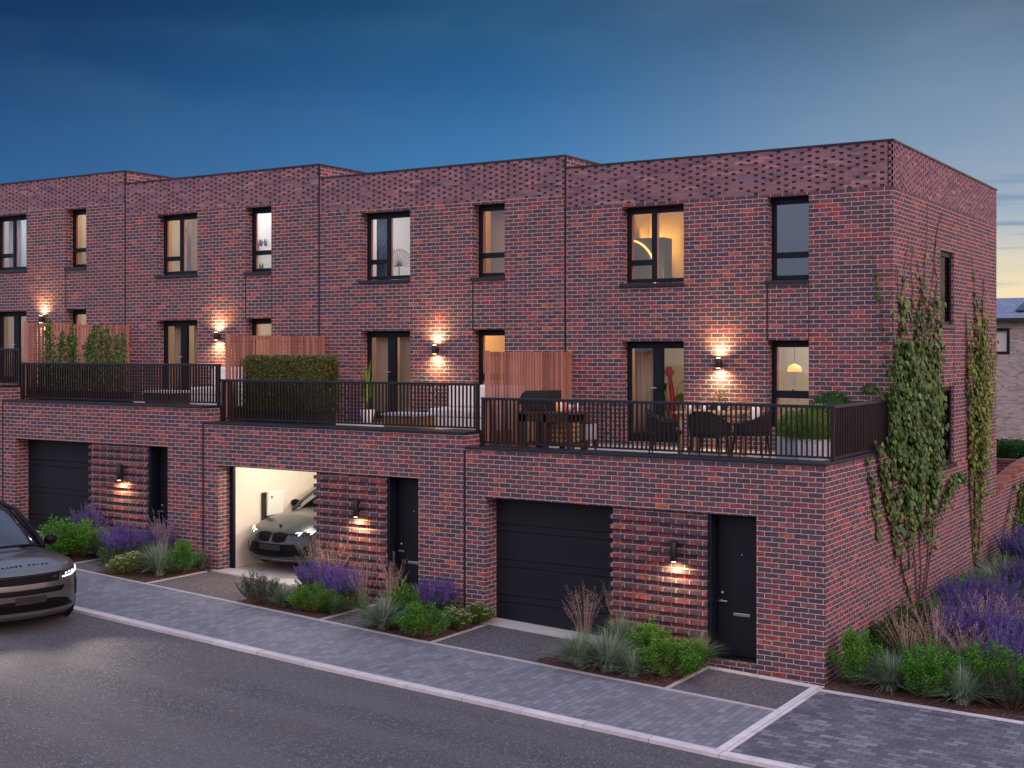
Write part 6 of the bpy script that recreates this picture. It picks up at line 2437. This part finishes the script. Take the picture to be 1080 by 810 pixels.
e = empty('boundary_wall', (4, 16.2, 0), 'straight brick wall below the trimmed hedge at the right edge', 'wall')
MB().box(-8, 14, 16.02, 16.26, -.3, 1.90).build('wall', M['brick'], e)
mb = MB()
for i in range(260):
    a = -8 + 22 * i / 260
    mb.box(a + .005, a + .080, 16.0, 16.28, 1.901, 2.0)
mb.build('brick_on_edge_coping', wood_mat('boundary coping bricks', (.15, .06, .055), (.26, .10, .08), (1, 1, 1), .85), e)
rnd = random.Random(4)
e = empty('trimmed_hedge', (2, 17.2, 0), 'dark trimmed hedge above the straight brick wall', 'hedge')
MB().box(-6, 12, 16.95, 17.75, 0, 2.30).build('inner_growth', L['box_dark'], e)
mb = MB()
for i in range(9000):
    if rnd.random() < .6:
        q = Vector((ru(-3.5, 6), 16.93 + ru(-.04, .03), ru(1.5, 2.34)))
        d_ = Vector((ru(-1, 1), -1, ru(-.5, 1)))
    else:
        q = Vector((ru(-3.5, 6), ru(16.95, 17.75), 2.30 + ru(-.02, .06)))
        d_ = Vector((ru(-1, 1), ru(-1, 1), 1))
    leaf(mb, q, d_, ru(.06, .10), .6)
mb.build('foliage', L['shrub_dark'], e)

# far grey brick house
def far_house():
    Yf = 42.0
    e = empty('grey_brick_house', (0, Yf, 0), 'distant grey brick house with slate roof and solar panel', 'house')
    ze = at_y(1066, 336, Yf - .35).z
    x0 = at_y(1030, 400, Yf).x - 6
    mb = MB()
    wx0 = at_y(1053, 360, Yf).x
    wx1 = at_y(1065, 360, Yf).x
    wz1 = at_y(1060, 346, Yf).z
    wz0 = at_y(1060, 374, Yf).z
    wall_x(mb, x0, x0 + 18, -.2, ze - .05, Yf, .3, [(wx0 - .3, wx1, wz0, wz1), (wx1 + 2.2, wx1 + 3.6, wz0, wz1)])
    mb.quad((x0 + 18, Yf + .3, -.2), (x0 + 18, Yf + 9, -.2), (x0 + 18, Yf + 9, ze), (x0 + 18, Yf + .3, ze))
    mb.quad((x0, Yf + 9, -.2), (x0, Yf + .3, -.2), (x0, Yf + .3, ze), (x0, Yf + 9, ze))
    mb.build('wall', M['grey_brick'], e)
    for a, b_ in ((wx0 - .3, wx1), (wx1 + 2.2, wx1 + 3.6)):
        w = MB()
        w.box(a, a + .10, Yf + .05, Yf + .15, wz0, wz1).box(b_ - .14, b_, Yf + .05, Yf + .15, wz0, wz1).box(a + .1, b_ - .14, Yf + .05, Yf + .15, wz1 - .12, wz1).box(a + .1, b_ - .14, Yf + .05, Yf + .15, wz0, wz0 + .14)
        f = w.build('window', M['frame'], e)
        MB().box(a + .1, b_ - .14, Yf + .09, Yf + .11, wz0 + .14, wz1 - .12).build('pane', M['glass'], f)
        MB().box(a + .05, b_ - .08, Yf + .20, Yf + .22, wz0, wz1).build('blind', M['white_plaster'], f)
    zr = at_y(1066, 314, Yf + 4.2).z
    # slate roof
    t = NT('slate tiles')
    p = t.pos()
    b = t.new('ShaderNodeTexBrick')
    t.l.new(p, b.inputs['Vector'])
    b.inputs['Color1'].default_value = (.10, .13, .20, 1)
    b.inputs['Color2'].default_value = (.19, .23, .32, 1)
    b.inputs['Mortar'].default_value = (.04, .05, .08, 1)
    b.inputs['Scale'].default_value = 1
    b.inputs['Brick Width'].default_value = .3
    b.inputs['Row Height'].default_value = .35
    b.inputs['Mortar Size'].default_value = .02
    t.l.new(t.mix(t.math('MULTIPLY', t.noise(1.2, 4, .6, p), .5), b.outputs['Color'], (.22, .27, .38)), t.b.inputs['Base Color'])
    t.b.inputs['Roughness'].default_value = .5
    rf = MB()
    rf.add([(x0 - .3, Yf - .35, ze), (x0 + 18.3, Yf - .35, ze), (x0 + 18.3, Yf + 4.5, zr), (x0 - .3, Yf + 4.5, zr), (x0 - .3, Yf + 9.3, ze), (x0 + 18.3, Yf + 9.3, ze)],
           [(0, 1, 2, 3), (3, 2, 5, 4), (0, 3, 4), (1, 5, 2)])
    r = rf.build('roof', t.mat, e)
    MB().box(x0 - .3, x0 + 18.3, Yf - .42, Yf - .352, ze - .12, ze + .03).build('gutter', M['black'], e)
    # solar panel
    sl_ = (zr - ze) / 4.85

    def rp(x, s):
        return (x, Yf - .35 + s, ze + s * sl_ + .05)
    sx0, sx1 = at_y(1071, 325, Yf + 1).x, at_y(1071, 325, Yf + 1).x + 3.4
    MB().add([rp(sx0, 1.3), rp(sx1, 1.3), rp(sx1, 3.1), rp(sx0, 3.1)] + [tuple(Vector(rp(a, b_)) + Vector((0, 0, .06))) for a, b_ in ((sx0, 1.3), (sx1, 1.3), (sx1, 3.1), (sx0, 3.1))],
             [(0, 3, 2, 1), (4, 5, 6, 7), (0, 1, 5, 4), (1, 2, 6, 5), (2, 3, 7, 6), (3, 0, 4, 7)]).build('solar_panel', simple('solar glass', (.02, .03, .06), .15, 0, .1, 3, 0, .6), r)


far_house()

# trees across the road, seen mirrored in the upper windows
def tree(x, y, h, seed, label):
    global rnd
    rnd = random.Random(seed)
    e = empty('deciduous_tree', (x, y, G(x) - .1), label, 'tree', 'trees across the road')
    z0 = G(x) - .1
    ms, ml = MB(), MB()
    ms.tube([(x, y, z0), (x + .1, y, z0 + h * .3), (x, y + .1, z0 + h * .6), (x + .1, y, z0 + h * .85)], [.22, .17, .11, .04], 8)
    for i in range(26):
        zb_ = z0 + h * ru(.28, .8)
        a = ru(0, 6.28)
        ln = ru(1.2, 2.8) * (1.15 - (zb_ - z0) / h * .7)
        tp = Vector((x + math.cos(a) * ln, y + math.sin(a) * ln, zb_ + ru(.4, 1.6)))
        ms.tube([(x, y, zb_), tuple((Vector((x, y, zb_)) + tp) / 2 + Vector((0, 0, -.1))), tuple(tp)], [.06, .04, .015], 5)
        for j in range(150):
            q = Vector((x, y, zb_)).lerp(tp, ru(.35, 1.1)) + Vector((rnd.gauss(0, .38), rnd.gauss(0, .38), rnd.gauss(0, .32)))
            leaf(ml, q, Vector((ru(-1, 1), ru(-1, 1), ru(-1, .6))), ru(.12, .20), .6)
    ms.build('trunk', L['stem'], e)
    ml.build('crown', L['shrub_dark'], e)


tree(-17, -31, 9.5, 1, 'leafy tree across the road, mirrored in the nearest upper window')
tree(-27, -34, 10.5, 2, 'taller tree across the road, mirrored in the second house windows')
tree(-40, -33, 10, 3, 'tree across the road farthest to the left')

scene.render.engine = 'CYCLES'
